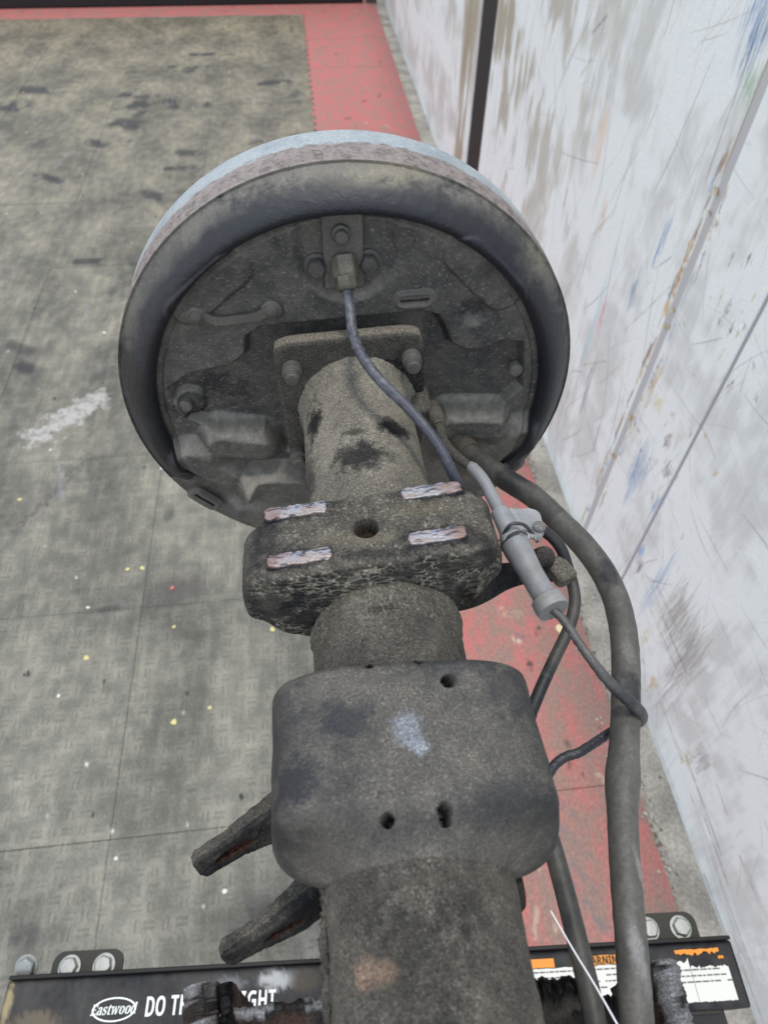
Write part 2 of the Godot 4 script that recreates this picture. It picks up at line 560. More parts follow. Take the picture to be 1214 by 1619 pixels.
	for row in 13:
		var z1 := 0.77 - pitch * row
		var z0 := z1 - pitch
		var gap := 0.0007
		if row < 12:
			for c in 4:
				var x1 := 0.06 - wide * c
				var outline := PackedVector2Array()
				mat_outline(outline, x1 - wide + gap, x1 - gap, z0 + gap, z1 - gap, 1 if c == 0 else 0, 0)
				part("grey_mat", slab(outline, 0.001, 0.0145 + 0.0004 * ((row * 3 + c * 5) % 4), guv), grey, field)
		else:
			for c in 4:
				var x1 := 0.06 - wide * c
				var outline := PackedVector2Array()
				mat_outline(outline, x1 - wide + gap, x1 - gap, z0 + gap, z1 - gap, 0, 0)
				part("red_mat", slab(outline, 0.001, 0.0147, fuv), red, border)
		var o2 := PackedVector2Array()
		mat_outline(o2, 0.06 + gap, 0.67 - gap, z0 + gap, z1 - gap, 0, 1 if row < 12 else 0)
		part("red_mat", slab(o2, 0.001, 0.0148 + 0.0004 * (row % 3), ruv), red, border)

# outline with dovetail teeth on the right (+x) or the left side
func mat_outline(o: PackedVector2Array, x0: float, x1: float, z0: float, z1: float, teeth_right: int, teeth_left: int) -> void:
	o.append(Vector2(x0, z0))
	o.append(Vector2(x1, z0))
	var n := 6
	var st := (z1 - z0) / n
	if teeth_right:
		for k in n:
			var z := z0 + st * k
			for q in [[0.22, 0.0], [0.165, 0.016], [0.635, 0.016], [0.58, 0.0]]: o.append(Vector2(x1 + q[1], z + st * q[0]))
	o.append(Vector2(x1, z1))
	o.append(Vector2(x0, z1))
	if teeth_left:
		for k in range(n - 1, -1, -1):
			var z := z0 + st * k
			for q in [[0.64, 0.0], [0.70, 0.018], [0.10, 0.018], [0.16, 0.0]]: o.append(Vector2(x0 + q[1], z + st * q[0]))

func wall_picture(w: int, h: int, z0: float, z1: float, y1: float, s: int, streaky: float) -> PackedByteArray:
	var lo := noise_bytes(w, h, 5.0 / w, s, 4)
	var mid := noise_bytes(w, h, 24.0 / w, s + 1, 4)
	var hi := noise_bytes(w, h, 0.25, s + 2, 3)
	var sv := noise_bytes(w, h, 22.0 / w, s + 3, 3, 1, 6)
	var svf := noise_bytes(w, h, 90.0 / w, s + 4, 3, 1, 8)
	var d := PackedByteArray(); d.resize(w * h * 3)
	for y in h:
		var yy := (1.0 - float(y) / h) * y1
		var low := clampf(1.0 - yy / 0.22, 0.0, 1.0)
		for x in w:
			var zz := z0 + float(x) / w * (z1 - z0)
			var k := y * w + x
			var grey := clampf((lo[k] - 128) / 90.0 + (mid[k] - 128) / 230.0 + (hi[k] - 128) / 260.0 + (svf[k] - 128) / 400.0 + low * 0.6 + 0.12, 0.0, 1.0) * 0.46
			var tan_ := smoothstep(0.0, 1.0, clampf((sv[k] - 128) / 120.0 + (svf[k] - 128) / 330.0 + (lo[k] - 118) / 75.0, 0.0, 1.0)) * 0.95 * streaky
			tan_ *= clampf(1.15 - (zz + 3.0) / 1.3, 0.04, 1.0) * clampf(0.35 + yy * 0.8, 0.0, 1.0)
			var f := 1.0 + 0.05 * (hi[k] - 128) / 128.0
			var r := lerpf(lerpf(225, 178, grey), 166, tan_) * f
			var g := lerpf(lerpf(229, 178, grey), 158, tan_) * f
			var b := lerpf(lerpf(227, 174, grey), 140, tan_) * f
			d[k * 3] = clampi(int(r), 0, 255); d[k * 3 + 1] = clampi(int(g), 0, 255); d[k * 3 + 2] = clampi(int(b), 0, 255)
	return d

func wall_material(w: int, h: int, d: PackedByteArray, s: int) -> StandardMaterial3D:
	var m := std(Color.WHITE, 0.55, 0.0, 0.35)
	m.albedo_texture = tex(w, h, d)
	m.heightmap_enabled = true
	m.heightmap_texture = tex(512, 512, noise_bytes(512, 512, 0.03, s, 5), Image.FORMAT_L8)
	m.heightmap_scale = 0.10
	return m

# one panel of the wall, its face at x = face, from z0 to z1 and y 0 to y1, with a ragged edge of relief
func wall_panel(z0: float, z1: float, y1: float, pz0: float, pz1: float, face: float) -> ArrayMesh:
	var nu := 64
	var nv := 64
	var P := PackedVector3Array()
	var UV := PackedVector2Array()
	# u runs towards -z so that the outside looks to -x
	var zs := [0.0, 0.0]
	for i in nu: zs.append(float(i) / (nu - 1))
	zs.append(1.0); zs.append(1.0)
	var n2 := zs.size()
	for j in nv + 4:
		var v := clampf(float(j - 2) / (nv - 1), 0.0, 1.0)
		for i in n2:
			var x := face
			if i == 0 or i == n2 - 1 or j == 0 or j == nv + 3: x = face + 0.018
			elif i == 1 or i == n2 - 2 or j == 1 or j == nv + 2: x = face + 0.002
			else: x += 0.0025 * n_lo.get_noise_3d(v * 0.03, zs[i] * 0.03 + z0, 0.0)
			var z := lerpf(z1, z0, zs[i])
			if i <= 1: z += 0.0015
			if i >= n2 - 2: z -= 0.0015
			P.append(Vector3(x, v * y1, z))
			UV.append(Vector2((z - pz0) / (pz1 - pz0), 1.0 - v))
	return grid(n2, nv + 4, P, PackedColorArray(), false, UV)

func build_wall() -> void:
	var wall := root("painted_wall", "tall white painted panel wall with grimy streaks, scrapes and paint smears beside the mats", "wall")
	var Y := 2.2
	# far panel
	var dA := wall_picture(384, 384, -7.0, -3.24, Y, 101, 0.35)
	var gA := noise_bytes(384, 384, 0.2, 99, 3, 1, 8)
	for k in 7: stroke(dA, 384, 384, Vector2(352 + rng.randf_range(-8, 24), rng.randf_range(0, 200)), Vector2(360 + rng.randf_range(-6, 16), 384), rng.randf_range(5, 14), Color(0.62, 0.58, 0.50), 0.5, gA, 1.0)
	var mA := wall_material(384, 384, dA, 141)
	part("wall_panel", wall_panel(-7.0, -3.24, Y, -7.0, -3.24, 0.755), mA, wall)
	# middle panel, heavily streaked
	var w := 1024
	var dB := wall_picture(w, w, -2.98, -1.178, Y, 111, 1.0)
	var gB := noise_bytes(w, w, 0.12, 119, 4)
	var pB := func(z: float, y: float) -> Vector2: return Vector2((z + 2.98) / 1.802 * w, (1.0 - y / Y) * w)
	for k in 34:
		var z := rng.randf_range(-2.3, -1.2); var y := rng.randf_range(0.15, 1.3)
		var a := rng.randf_range(0.6, 2.4)
		var l := rng.randf_range(0.01, 0.12)
		var cc: Color = [Color(0.50, 0.47, 0.42), Color(0.90, 0.90, 0.92), Color(0.42, 0.41, 0.44), Color(0.66, 0.62, 0.54)][k % 4]
		stroke(dB, w, w, pB.call(z - cos(a) * l, y - sin(a) * l), pB.call(z + cos(a) * l, y + sin(a) * l), rng.randf_range(1.2, 3.2), cc, rng.randf_range(0.15, 0.5), gB, 0.3)
	for q in [[-1.75, 0.93, 0.07, Color(0.85, 0.66, 0.52), 12.0], [-1.62, 0.80, 0.03, Color(0.82, 0.64, 0.5), 8.0], [-1.50, 0.52, 0.12, Color(0.55, 0.75, 0.80), 4.0], [-1.47, 0.60, 0.05, Color(0.85, 0.55, 0.62), 5.0],
			[-1.42, 0.40, 0.10, Color(0.35, 0.36, 0.40), 4.0], [-1.35, 0.75, 0.04, Color(0.35, 0.45, 0.62), 4.0], [-1.30, 0.90, 0.05, Color(0.42, 0.52, 0.68), 5.0], [-1.235, 1.31, 0.05, Color(0.30, 0.42, 0.58), 17.0], [-1.205, 1.24, 0.02, Color(0.55, 0.68, 0.55), 14.0], [-1.27, 1.36, 0.05, Color(0.40, 0.52, 0.70), 12.0],
			[-1.55, 0.27, 0.08, Color(0.62, 0.61, 0.57), 40.0], [-2.5, 0.62, 0.05, Color(0.60, 0.58, 0.52), 14.0]]:
		smear(dB, w, w, pB.call(q[0], q[1]), Vector2(q[4] * 1.3 + 3.0, q[2] / Y * w * 1.5), q[3], 0.40, int(14 + q[4] * 4.0))
	for k in 520:
		var z := rng.randf_range(-2.9, -1.2); var y := rng.randf_range(0.05, 1.6)
		var ang := rng.randf_range(0.9, 2.2) if rng.randf() < 0.7 else rng.randf_range(0.0, PI)
		var l := rng.randf_range(0.01, 0.16)
		scratch(dB, w, w, pB.call(z - cos(ang) * l, y - sin(ang) * l), pB.call(z + cos(ang) * l, y + sin(ang) * l), [Color(0.52, 0.50, 0.47), Color(0.96, 0.96, 0.97), Color(0.62, 0.58, 0.50), Color(0.44, 0.43, 0.46)][k % 4], rng.randf_range(0.10, 0.45), rng.randf_range(-0.05, 0.05), 1 + k % 2)
	for k in 40:
		smear(dB, w, w, pB.call(-1.186 + rng.randf_range(-0.012, 0.006), rng.randf_range(0.05, 1.15)), Vector2(4.0, rng.randf_range(8.0, 26.0)), [Color(0.74, 0.54, 0.28), Color(0.45, 0.57, 0.74), Color(0.42, 0.40, 0.36), Color(0.72, 0.66, 0.52), Color(0.62, 0.42, 0.28)][k % 5], 0.7, 9)
	part("wall_panel", wall_panel(-2.98, -1.178, Y, -2.98, -1.178, 0.755), wall_material(w, w, dB, 142), wall)
	# the two nearer panels share one picture
	var w2 := 1536
	var z0 := -1.152
	var z1 := 0.9
	var dC := wall_picture(w2, w2, z0, z1, Y, 121, 0.35)
	var gC := noise_bytes(w2, w2, 0.12, 129, 4)
	var pC := func(z: float, y: float) -> Vector2: return Vector2((z - z0) / (z1 - z0) * w2, (1.0 - y / Y) * w2)
	for q in [[-1.125, 0.66, 0.05, Color(0.72, 0.52, 0.26), 5.0], [-1.08, 0.63, 0.02, Color(0.80, 0.74, 0.55), 12.0], [-1.06, 0.44, 0.07, Color(0.42, 0.55, 0.72), 9.0], [-1.04, 0.42, 0.09, Color(0.50, 0.60, 0.72), 5.0], [-1.02, 0.47, 0.05, Color(0.60, 0.68, 0.76), 8.0],
			[-0.925, 0.46, 0.04, Color(0.36, 0.50, 0.70), 6.0], [-0.90, 0.31, 0.02, Color(0.30, 0.50, 0.78), 8.0], [-0.88, 0.27, 0.015, Color(0.35, 0.30, 0.28), 7.0], [-0.80, 0.30, 0.10, Color(0.52, 0.62, 0.74), 12.0],
			[-0.70, 0.35, 0.07, Color(0.52, 0.50, 0.47), 34.0], [-0.62, 0.34, 0.05, Color(0.50, 0.48, 0.46), 24.0], [-0.60, 0.25, 0.10, Color(0.55, 0.53, 0.52), 22.0], [-0.74, 0.16, 0.03, Color(0.72, 0.66, 0.45), 7.0], [-0.64, 0.11, 0.03, Color(0.70, 0.58, 0.36), 7.0], [-0.45, 0.13, 0.02, Color(0.70, 0.66, 0.45), 8.0], [-0.42, 0.20, 0.03, Color(0.55, 0.53, 0.52), 14.0],
			[-0.95, 0.55, 0.02, Color(0.40, 0.36, 0.33), 9.0], [-0.99, 0.60, 0.02, Color(0.42, 0.36, 0.33), 7.0]]:
		smear(dC, w2, w2, pC.call(q[0], q[1]), Vector2(q[4] * 1.3 + 3.0, q[2] / Y * w2 * 1.4), q[3], 0.40, int(16 + q[4] * 4.0))
	# scraped and chipped spots round the joints, showing wood-coloured ground
	for k in 44:
		smear(dC, w2, w2, pC.call(rng.randf_range(-1.14, -0.80), rng.randf_range(0.45, 1.08)), Vector2(rng.randf_range(2.0, 7.0), rng.randf_range(5.0, 16.0)), [Color(0.74, 0.66, 0.46), Color(0.95, 0.94, 0.90), Color(0.40, 0.37, 0.35)][k % 3], 0.6, 10)
	for k in 26:
		smear(dC, w2, w2, pC.call(-1.146 + rng.randf_range(-0.004, 0.012), rng.randf_range(0.2, 1.1)), Vector2(4.0, rng.randf_range(8.0, 28.0)), [Color(0.72, 0.54, 0.30), Color(0.48, 0.58, 0.72), Color(0.46, 0.44, 0.42)][k % 3], 0.6, 8)
	for k in 800:
		var z := rng.randf_range(-1.15, 0.5); var y := rng.randf_range(0.0, 1.6)
		var ang := rng.randf_range(0.5, 2.6) if rng.randf() < 0.5 else rng.randf_range(-0.35, 0.2)
		var l := rng.randf_range(0.004, 0.09)
		scratch(dC, w2, w2, pC.call(z - cos(ang) * l, y - sin(ang) * l), pC.call(z + cos(ang) * l, y + sin(ang) * l), [Color(0.55, 0.54, 0.54), Color(0.96, 0.96, 0.98), Color(0.62, 0.59, 0.54), Color(0.45, 0.44, 0.46)][k % 4], rng.randf_range(0.10, 0.45), rng.randf_range(-0.05, 0.05), 1 + k % 2)
	# rubbed lines low down, running along the floor, and long scratches
	for k in 46:
		var y := rng.randf_range(0.0, 0.34); var z := rng.randf_range(-0.9, 0.3)
		var l := rng.randf_range(0.02, 0.22)
		stroke(dC, w2, w2, pC.call(z, y), pC.call(z + l, y + rng.randf_range(-0.012, 0.006)), rng.randf_range(1.2, 5.0), [Color(0.93, 0.93, 0.95), Color(0.50, 0.47, 0.44), Color(0.62, 0.59, 0.55)][k % 3], rng.randf_range(0.2, 0.55), gC, 0.4)
	for k in 26:
		var z := rng.randf_range(-1.1, 0.4); var y := rng.randf_range(0.1, 1.5)
		var a := rng.randf_range(0.3, 2.6); var l := rng.randf_range(0.005, 0.07)
		stroke(dC, w2, w2, pC.call(z - cos(a) * l, y - sin(a) * l), pC.call(z + cos(a) * l, y + sin(a) * l), rng.randf_range(1.0, 2.4), [Color(0.45, 0.44, 0.46), Color(0.94, 0.94, 0.96), Color(0.60, 0.57, 0.52)][k % 3], rng.randf_range(0.15, 0.5), gC, 0.3)
	var mC := wall_material(w2, w2, dC, 143)
	part("wall_panel", wall_panel(-1.152, -0.923, Y, z0, z1, 0.755), mC, wall)
	part("wall_panel", wall_panel(-0.911, 0.9, Y, z0, z1, 0.755), mC, wall)
	# what shows in the joints
	var bm := BoxMesh.new(); bm.size = Vector3(0.04, Y, 0.252)
	part("black_joint_strip", bm, M.black, wall).position = Vector3(0.781, Y / 2, -3.11)
	var jm := BoxMesh.new(); jm.size = Vector3(0.02, Y, 0.026)
	part("grey_joint_strip", jm, std(Color(0.70, 0.70, 0.70), 0.6), wall).position = Vector3(0.7665, Y / 2, -1.165)
	var km := BoxMesh.new(); km.size = Vector3(0.02, Y, 0.012)
	part("grey_joint_strip", km, std(Color(0.60, 0.60, 0.61), 0.6), wall).position = Vector3(0.7670, Y / 2, -0.917)
	var back := BoxMesh.new(); back.size = Vector3(0.06, Y + 0.02, 7.9)
	part("wall_core", back, std(Color(0.35, 0.34, 0.33), 0.9), wall).position = Vector3(0.832, Y / 2, -3.05)
	# curled paint flakes along the joint
	var st := SurfaceTool.new()
	st.begin(Mesh.PRIMITIVE_TRIANGLES)
	for k in 26:
		var z := rng.randf_range(-1.20, -0.86)
		if k % 3 == 0: z = -1.165 + rng.randf_range(-0.02, 0.02)
		var c := Vector3(0.7535, rng.randf_range(0.35, 1.1), z)
		var s := rng.randf_range(0.003, 0.011)
		var colr: Color = [Color(0.56, 0.45, 0.25), Color(0.75, 0.75, 0.76), Color(0.66, 0.63, 0.52)][k % 3]
		flake(st, c, Vector3(0, 0, 1), Vector3(0, 1, 0), Vector3(-1, 0, 0), s, colr)
	st.generate_normals()
	tag(part("paint_flakes", st.commit(), M.plain, wall), "", "", "", "stuff")

func flake(st: SurfaceTool, c: Vector3, u: Vector3, v: Vector3, n: Vector3, s: float, colr: Color) -> void:
	var a0 := rng.randf() * TAU
	var ring := []
	for k in 6:
		var a := a0 + TAU * k / 6
		var r := s * rng.randf_range(0.5, 1.1)
		ring.append(c + u * cos(a) * r + v * sin(a) * r + n * s * rng.randf_range(0.02, 0.35))
	var top := c + n * s * 0.12
	for k in 6:
		st.set_color(colr)
		st.add_vertex(top); st.add_vertex(ring[(k + 1) % 6]); st.add_vertex(ring[k])

func build_far_end() -> void:
	var o := root("dark_door", "low dark steel door across the far end of the mats", "door")
	o.position = Vector3(-1.2, 0.016, -6.83)
	var m := std(Color(0.05, 0.05, 0.055), 0.6)
	part("door_panel", rounded_box(Vector3(3.55, 0.5, 0.05), 0.006), m, o).position = Vector3(0.0, 0.28, -0.02)
	var k := rounded_box(Vector3(3.55, 0.10, 0.09), 0.01)
	part("threshold", k, m, o).position = Vector3(0.0, 0.051, 0.02)
	var p := root("grey_post", "grey steel post at the far corner between door and white wall", "post")
	p.position = Vector3(0.645, 0.016, -6.83)
	part("post_tube", rounded_box(Vector3(0.07, 0.7, 0.07), 0.012), std(Color(0.42, 0.44, 0.45), 0.6), p).position = Vector3(0, 0.351, 0)
	part("base_plate", rounded_box(Vector3(0.09, 0.02, 0.11), 0.004), std(Color(0.25, 0.25, 0.25), 0.6), p).position = Vector3(0, 0.0105, 0)

# ---------------------------------------------------------------- the stand

func build_stand() -> void:
	var s := root("work_stand", "black steel work stand with white lettering and a peeling warning label under the axle", "work stand")
	s.position = Vector3(0.0105, 0, -0.0535)
	var yaw := -0.0585
	var pivot := Basis(Vector3.UP, yaw)
	var black := func(p: Vector3) -> Color:
		var c := Color(0.012, 0.013, 0.017)
		var d := 0.30 + 0.5 * n_lo.get_noise_3dv(p * 0.6) + 0.3 * n_mid.get_noise_3dv(p)
		if p.x < -0.30: d += 0.20
		c = c.lerp(Color(0.10, 0.095, 0.085), clampf(d * 0.45, 0.0, 1.0))
		return patched(c, p, [[Vector3(-0.105, 0.0, -0.014), Vector3(0.022, 0.02, 0.010), Color(0.42, 0.43, 0.43), 0.75], [Vector3(-0.075, 0.0, -0.012), Vector3(0.02, 0.02, 0.012), Color(0.07, 0.06, 0.045), 0.8], [Vector3(-0.155, 0.0, -0.012), Vector3(0.02, 0.02, 0.008), Color(0.16, 0.17, 0.19), 0.6], [Vector3(-0.345, 0.0, 0.012), Vector3(0.03, 0.02, 0.014), Color(0.15, 0.125, 0.085), 0.6], [Vector3(-0.378, 0.0, -0.005), Vector3(0.006, 0.03, 0.02), Color(0.34, 0.27, 0.15), 0.7]])  # pale patches: sheen painted into the colour as smudges on the beam top
	# beam: top at y 0.80, z -0.026 .. 0.033 in its own axes
	var beam := beam_mesh(black)
	var b := part("beam", beam, M.black_paint, s)
	b.transform = Transform3D(pivot, Vector3(0, 0.8, 0))
	var lip := rounded_box(Vector3(0.764, 0.012, 0.004), 0.0015, func(_p: Vector3) -> Color: return Color(0.016, 0.016, 0.018))
	part("rim_strip", lip, M.black_paint, s).transform = Transform3D(pivot, pivot * Vector3(0.0, 0.797, -0.0282) * Vector3(1, 1, 1))
	for e in [-1.0, 1.0]:
		var tab := PackedVector2Array()
		for k in 9: tab.append(Vector2(0.037 - 0.012 + 0.012 * sin(PI / 2 * k / 8.0), -0.024 - 0.0 + 0.012 - 0.012 * cos(PI / 2 * k / 8.0) + 0.002))
		tab.append(Vector2(0.037, 0.07)); tab.append(Vector2(-0.037, 0.07))
		for k in 9: tab.append(Vector2(-0.037 + 0.012 - 0.012 * cos(PI / 2 * k / 8.0), -0.024 + 0.012 - 0.012 * sin(PI / 2 * k / 8.0) + 0.002))
		var off := Vector3(-0.308 if e < 0 else 0.318, 0.79, -0.0285 if e < 0 else -0.034)
		part("mounting_tab", slab(tab, -0.004, 0.0, null, func(p: Vector2) -> Color: return Color(0.035, 0.032, 0.028)), M.black_paint, s).transform = Transform3D(pivot, pivot * off)
		for x in [-0.018, 0.018]:
			zinc_bolt(s, pivot, pivot * (off + Vector3(x, 0.0, -0.007)), Vector3.UP)
	zinc_bolt(s, pivot, pivot * Vector3(-0.3705, 0.792, -0.0385), Vector3(0, 0.9, 0.43))
	# tab with a bolt on the near side
	part("mounting_tab", rounded_box(Vector3(0.07, 0.004, 0.04), 0.0015, black), M.black_paint, s).transform = Transform3D(pivot, pivot * Vector3(0.325, 0.782, 0.045))
	zinc_bolt(s, pivot, pivot * Vector3(0.325, 0.785, 0.075), Vector3.UP)
	# posts, feet and the cradle under the tube
	for x in [-0.25, 0.25]:
		part("post", rounded_box(Vector3(0.045, 0.72, 0.045), 0.004, black), M.black_paint, s).transform = Transform3D(pivot, pivot * Vector3(x, 0.375, 0.01))
		part("foot", rounded_box(Vector3(0.06, 0.014, 0.30), 0.004, black), M.black_paint, s).transform = Transform3D(pivot, pivot * Vector3(x, 0.0225, 0.15))
	part("cradle_post", rounded_box(Vector3(0.03, 0.46, 0.03), 0.003, black), M.black_paint, s).position = Vector3(0.012, 1.03, 0.035)
	part("cradle", rounded_box(Vector3(0.05, 0.012, 0.05), 0.003, black), M.black_paint, s).position = Vector3(0.012, 1.268, 0.035)
	# printing on the beam's top
	var y := 0.8008
	var ring := PackedVector3Array()
	var R := 64
	for j in 2:
		for i in R:
			var a := TAU * i / R
			var f := 1.0 if j == 0 else 0.91
			ring.append(Vector3(cos(a) * 0.0222 * f, 0, sin(a) * (0.0102 if j == 0 else 0.0088)))
	part("logo_ring", grid(R, 2, ring, PackedColorArray(), true), M.print_white, s).transform = Transform3D(pivot, pivot * Vector3(-0.2685, y, 0.0035))
	lettering(s, "logo_lettering", "Eastwood", 0.0086, Vector3(-0.2685, y, 0.0035), pivot, "Droid Serif", M.print_white, 0.22, 0.78)
	lettering(s, "slogan_lettering", "DO THE JOB RIGHT", 0.0165, Vector3(-0.1715, y, 0.0030), pivot, "Droid Sans", M.print_white, 0.0, 0.655)
	warning_label(s, pivot)

func beam_mesh(color: Callable) -> ArrayMesh:
	var nu := 300
	var prof := []
	for q in [[0.033, -0.05], [0.033, -0.004], [0.0318, -0.0012], [0.029, 0.0], [0.026, 0.0], [0.023, 0.0], [0.02, 0.0], [0.017, 0.0], [0.014, 0.0], [0.011, 0.0], [0.008, 0.0], [0.005, 0.0], [0.002, 0.0], [-0.001, 0.0], [-0.004, 0.0], [-0.007, 0.0], [-0.010, 0.0], [-0.013, 0.0], [-0.016, 0.0], [-0.0195, 0.0], [-0.0225, 0.0], [-0.0252, -0.0012], [-0.026, -0.004], [-0.026, -0.05], [0.033, -0.05]]:
		prof.append(q)
	var P := PackedVector3Array(); var C := PackedColorArray()
	for j in prof.size():
		for i in nu + 2:
			var x := -0.382 + 0.764 * clampf(float(i - 1) / (nu - 1), 0, 1)
			var zc: float = prof[j][0]; var yc: float = prof[j][1]
			if i == 0 or i == nu + 1: zc = 0.003; yc = -0.025
			var p := Vector3(x, yc, zc)
			P.append(p); C.append(color.call(p))
	return grid(nu + 2, prof.size(), P, C)

func zinc_bolt(s: Node3D, pivot: Basis, at: Vector3, up: Vector3) -> void:
	var o := Basis.looking_at(-up, Vector3(0.3, 0.2, 0.9)) # z of this basis runs along up
	var white := func(_p: Vector3) -> Color: return Color(0.8, 0.8, 0.8)
	var b := part("bolt", hex_head(0.0096, 0.0068), M.zinc, s)
	b.transform = Transform3D(o.rotated(Vector3.UP, float(s.get_child_count()) * 0.7), at)
	var wsh := lathe([Vector2(0.011, -0.001), Vector2(0.0118, 0.0), Vector2(0.0118, 0.0012), Vector2(0.0112, 0.0016), Vector2(0.004, 0.0016)], 32)
	part("washer", wsh, M.zinc, b)

func lettering(s: Node3D, called: String, what: String, tall: float, at: Vector3, pivot: Basis, face: String, mat: Material, slant: float, squeeze: float) -> void:
	var f := SystemFont.new()
	f.font_names = PackedStringArray([face])
	f.font_weight = 700
	var t := TextMesh.new()
	t.text = what
	t.font = f
	t.font_size = 32
	t.pixel_size = tall / 23.0
	t.depth = 0.0003
	t.curve_step = 1.0
	# text lies on the beam: its x along the beam, its y to -z
	var lay := Basis(Vector3(squeeze, 0, 0), Vector3(slant * 1.0, 0, -1), Vector3(0, 1, 0))
	part(called, t, mat, s).transform = Transform3D(pivot * lay, pivot * at)

func warning_label(s: Node3D, pivot: Basis) -> void:
	var y := 0.8004
	var base := Vector3(0, y, 0)
	var rag := func(x0: float, x1: float, z0: float, z1: float, rt: float, rb: float, sd: int) -> PackedVector2Array:
		var o := PackedVector2Array()
		var n := 34
		for k in n: o.append(Vector2(lerpf(x0, x1, float(k) / (n - 1)), z0 + rt * n_hi.get_noise_2d(k * 0.00045 + sd, 0.3)))
		for k in n: o.append(Vector2(lerpf(x1, x0, float(k) / (n - 1)), z1 + rb * n_hi.get_noise_2d(k * 0.00045 + sd, 7.3)))
		return o
	var orange := std(Color(0.80, 0.50, 0.10), 0.55)
	var white := std(Color(0.78, 0.78, 0.76), 0.6)
	var pieces := [
		[rag.call(0.13, 0.187, -0.0185, -0.0105, 0.0, 0.0004, 1), orange], [rag.call(0.206, 0.262, -0.0185, -0.0105, 0.0008, 0.0006, 2), orange], [rag.call(0.318, 0.366, -0.0195, -0.0155, 0.0005, 0.0022, 3), orange], [rag.call(0.363, 0.369, -0.0125, -0.0100, 0.0008, 0.0008, 4), orange],
		[rag.call(0.13, 0.262, -0.0098, 0.024, 0.0006, 0.0004, 5), white], [rag.call(0.268, 0.330, -0.0100, 0.026, 0.0030, 0.0006, 6), white], [rag.call(0.3305, 0.371, -0.0035, 0.026, 0.0020, 0.0006, 8), white]]
	for q in pieces:
		part("label_piece", slab(q[0], 0.0, 0.0003), q[1], s).transform = Transform3D(pivot, pivot * base)
	lettering(s, "warning_lettering", "WARNING", 0.0068, Vector3(0.240, y + 0.0007, -0.0143), pivot, "Droid Sans", M.print_dark, 0.0, 0.95)
	var tri := PackedVector2Array([Vector2(0.2115, -0.0112), Vector2(0.2185, -0.0112), Vector2(0.215, -0.0178)])
	part("warning_triangle", slab(tri, 0.0, 0.0003), M.print_dark, s).transform = Transform3D(pivot, pivot * Vector3(0, y + 0.0004, 0))
	# rows of small print, too small to read: short dashes
	var grey := std(Color(0.36, 0.36, 0.36), 0.7)
	var st := SurfaceTool.new()
	st.begin(Mesh.PRIMITIVE_TRIANGLES)
	for row in 4:
		var x := 0.135
		while x < 0.366:
			var l := rng.randf_range(0.002, 0.008)
			var hole := x > 0.256 and x < 0.270
			if not hole and (row > 0 or x < 0.255) and rng.randf() < 0.9:
				var z := -0.0072 + 0.0052 * row
				for q in [Vector2(x, z), Vector2(x + l, z), Vector2(x + l, z + 0.0013), Vector2(x, z), Vector2(x + l, z + 0.0013), Vector2(x, z + 0.0013)]:
					st.set_normal(Vector3.UP)
					st.add_vertex(Vector3(q.x, 0, q.y))
			x += l + 0.0012
	tag(part("small_print", st.commit(), grey, s), "", "", "", "stuff").transform = Transform3D(pivot, pivot * Vector3(0, y + 0.0006, 0))

# ---------------------------------------------------------------- the axle

func build_axle() -> void:
	var ax := root("rear_axle", "grimy rear axle end with dark brake backing plate, tube, spring perch and wrapped gusset", "axle")
	ax.transform = AX
	drum(ax)
	backing_plate(ax)
	flange(ax)
	tube(ax)
	gusset(ax)
	perch(ax)
	arms(ax)
	pipe(ax)
	torn_bracket(ax)

func drum(ax: Node3D) -> void:
	var iron := func(p: Vector3) -> Color:
		var c := Color(0.33, 0.28, 0.26).lerp(Color(0.13, 0.11, 0.10), clampf(0.25 + 0.9 * n_mid.get_noise_3dv(p) + 0.9 * n_hi.get_noise_3dv(p), 0, 1))
		var t := smoothstep(-0.022, -0.026, p.z + 0.004 * n_mid.get_noise_3dv(p))
		var band := Color(0.42, 0.475, 0.505).lerp(Color(0.25, 0.29, 0.33), clampf(0.12 + 0.6 * n_lo.get_noise_3dv(p) + 0.35 * n_mid.get_noise_3d(p.x, p.y, p.z * 0.2), 0, 1))
		return c.lerp(band, t)
	var prof := []
	for q in [[0.150, 0.0005], [0.1535, -0.001], [0.1545, -0.0025]]: prof.append(Vector2(q[0], q[1]))
	for k in 70: prof.append(Vector2(0.1555 + 0.002 * smoothstep(0, 20, k), -0.0035 - 0.0415 * k / 69.0))
	for k in 8: prof.append(Vector2(0.1575 - 0.006 + 0.006 * cos(PI / 2 * k / 7.0), -0.045 - 0.006 * sin(PI / 2 * k / 7.0)))
	prof.append(Vector2(0.09, -0.052)); prof.append(Vector2(0.085, -0.048)); prof.append(Vector2(0.001, -0.048))
	prof.reverse()
	part("brake_drum", lathe(prof, 720, iron), M.plate, ax, "rusty pitted drum with a pale silver outer band")

func poly_distance(p: Vector2, v: PackedVector2Array) -> float:
	var d := (p - v[0]).length_squared()
	var s := 1.0
	var j := v.size() - 1
	for i in v.size():
		var e := v[j] - v[i]
		var w := p - v[i]
		var b := w - e * clampf(w.dot(e) / e.length_squared(), 0.0, 1.0)
		d = minf(d, b.length_squared())
		var c1 := p.y >= v[i].y
		var c2 := p.y < v[j].y
		var c3 := e.x * w.y > e.y * w.x
		if (c1 and c2 and c3) or (not c1 and not c2 and not c3): s = -s
		j = i
	return s * sqrt(d)

func pill(p: Vector2, a: Vector2, b: Vector2) -> float:
	var t := clampf((p - a).dot(b - a) / (b - a).length_squared(), 0.0, 1.0)
	return p.distance_to(a + (b - a) * t)

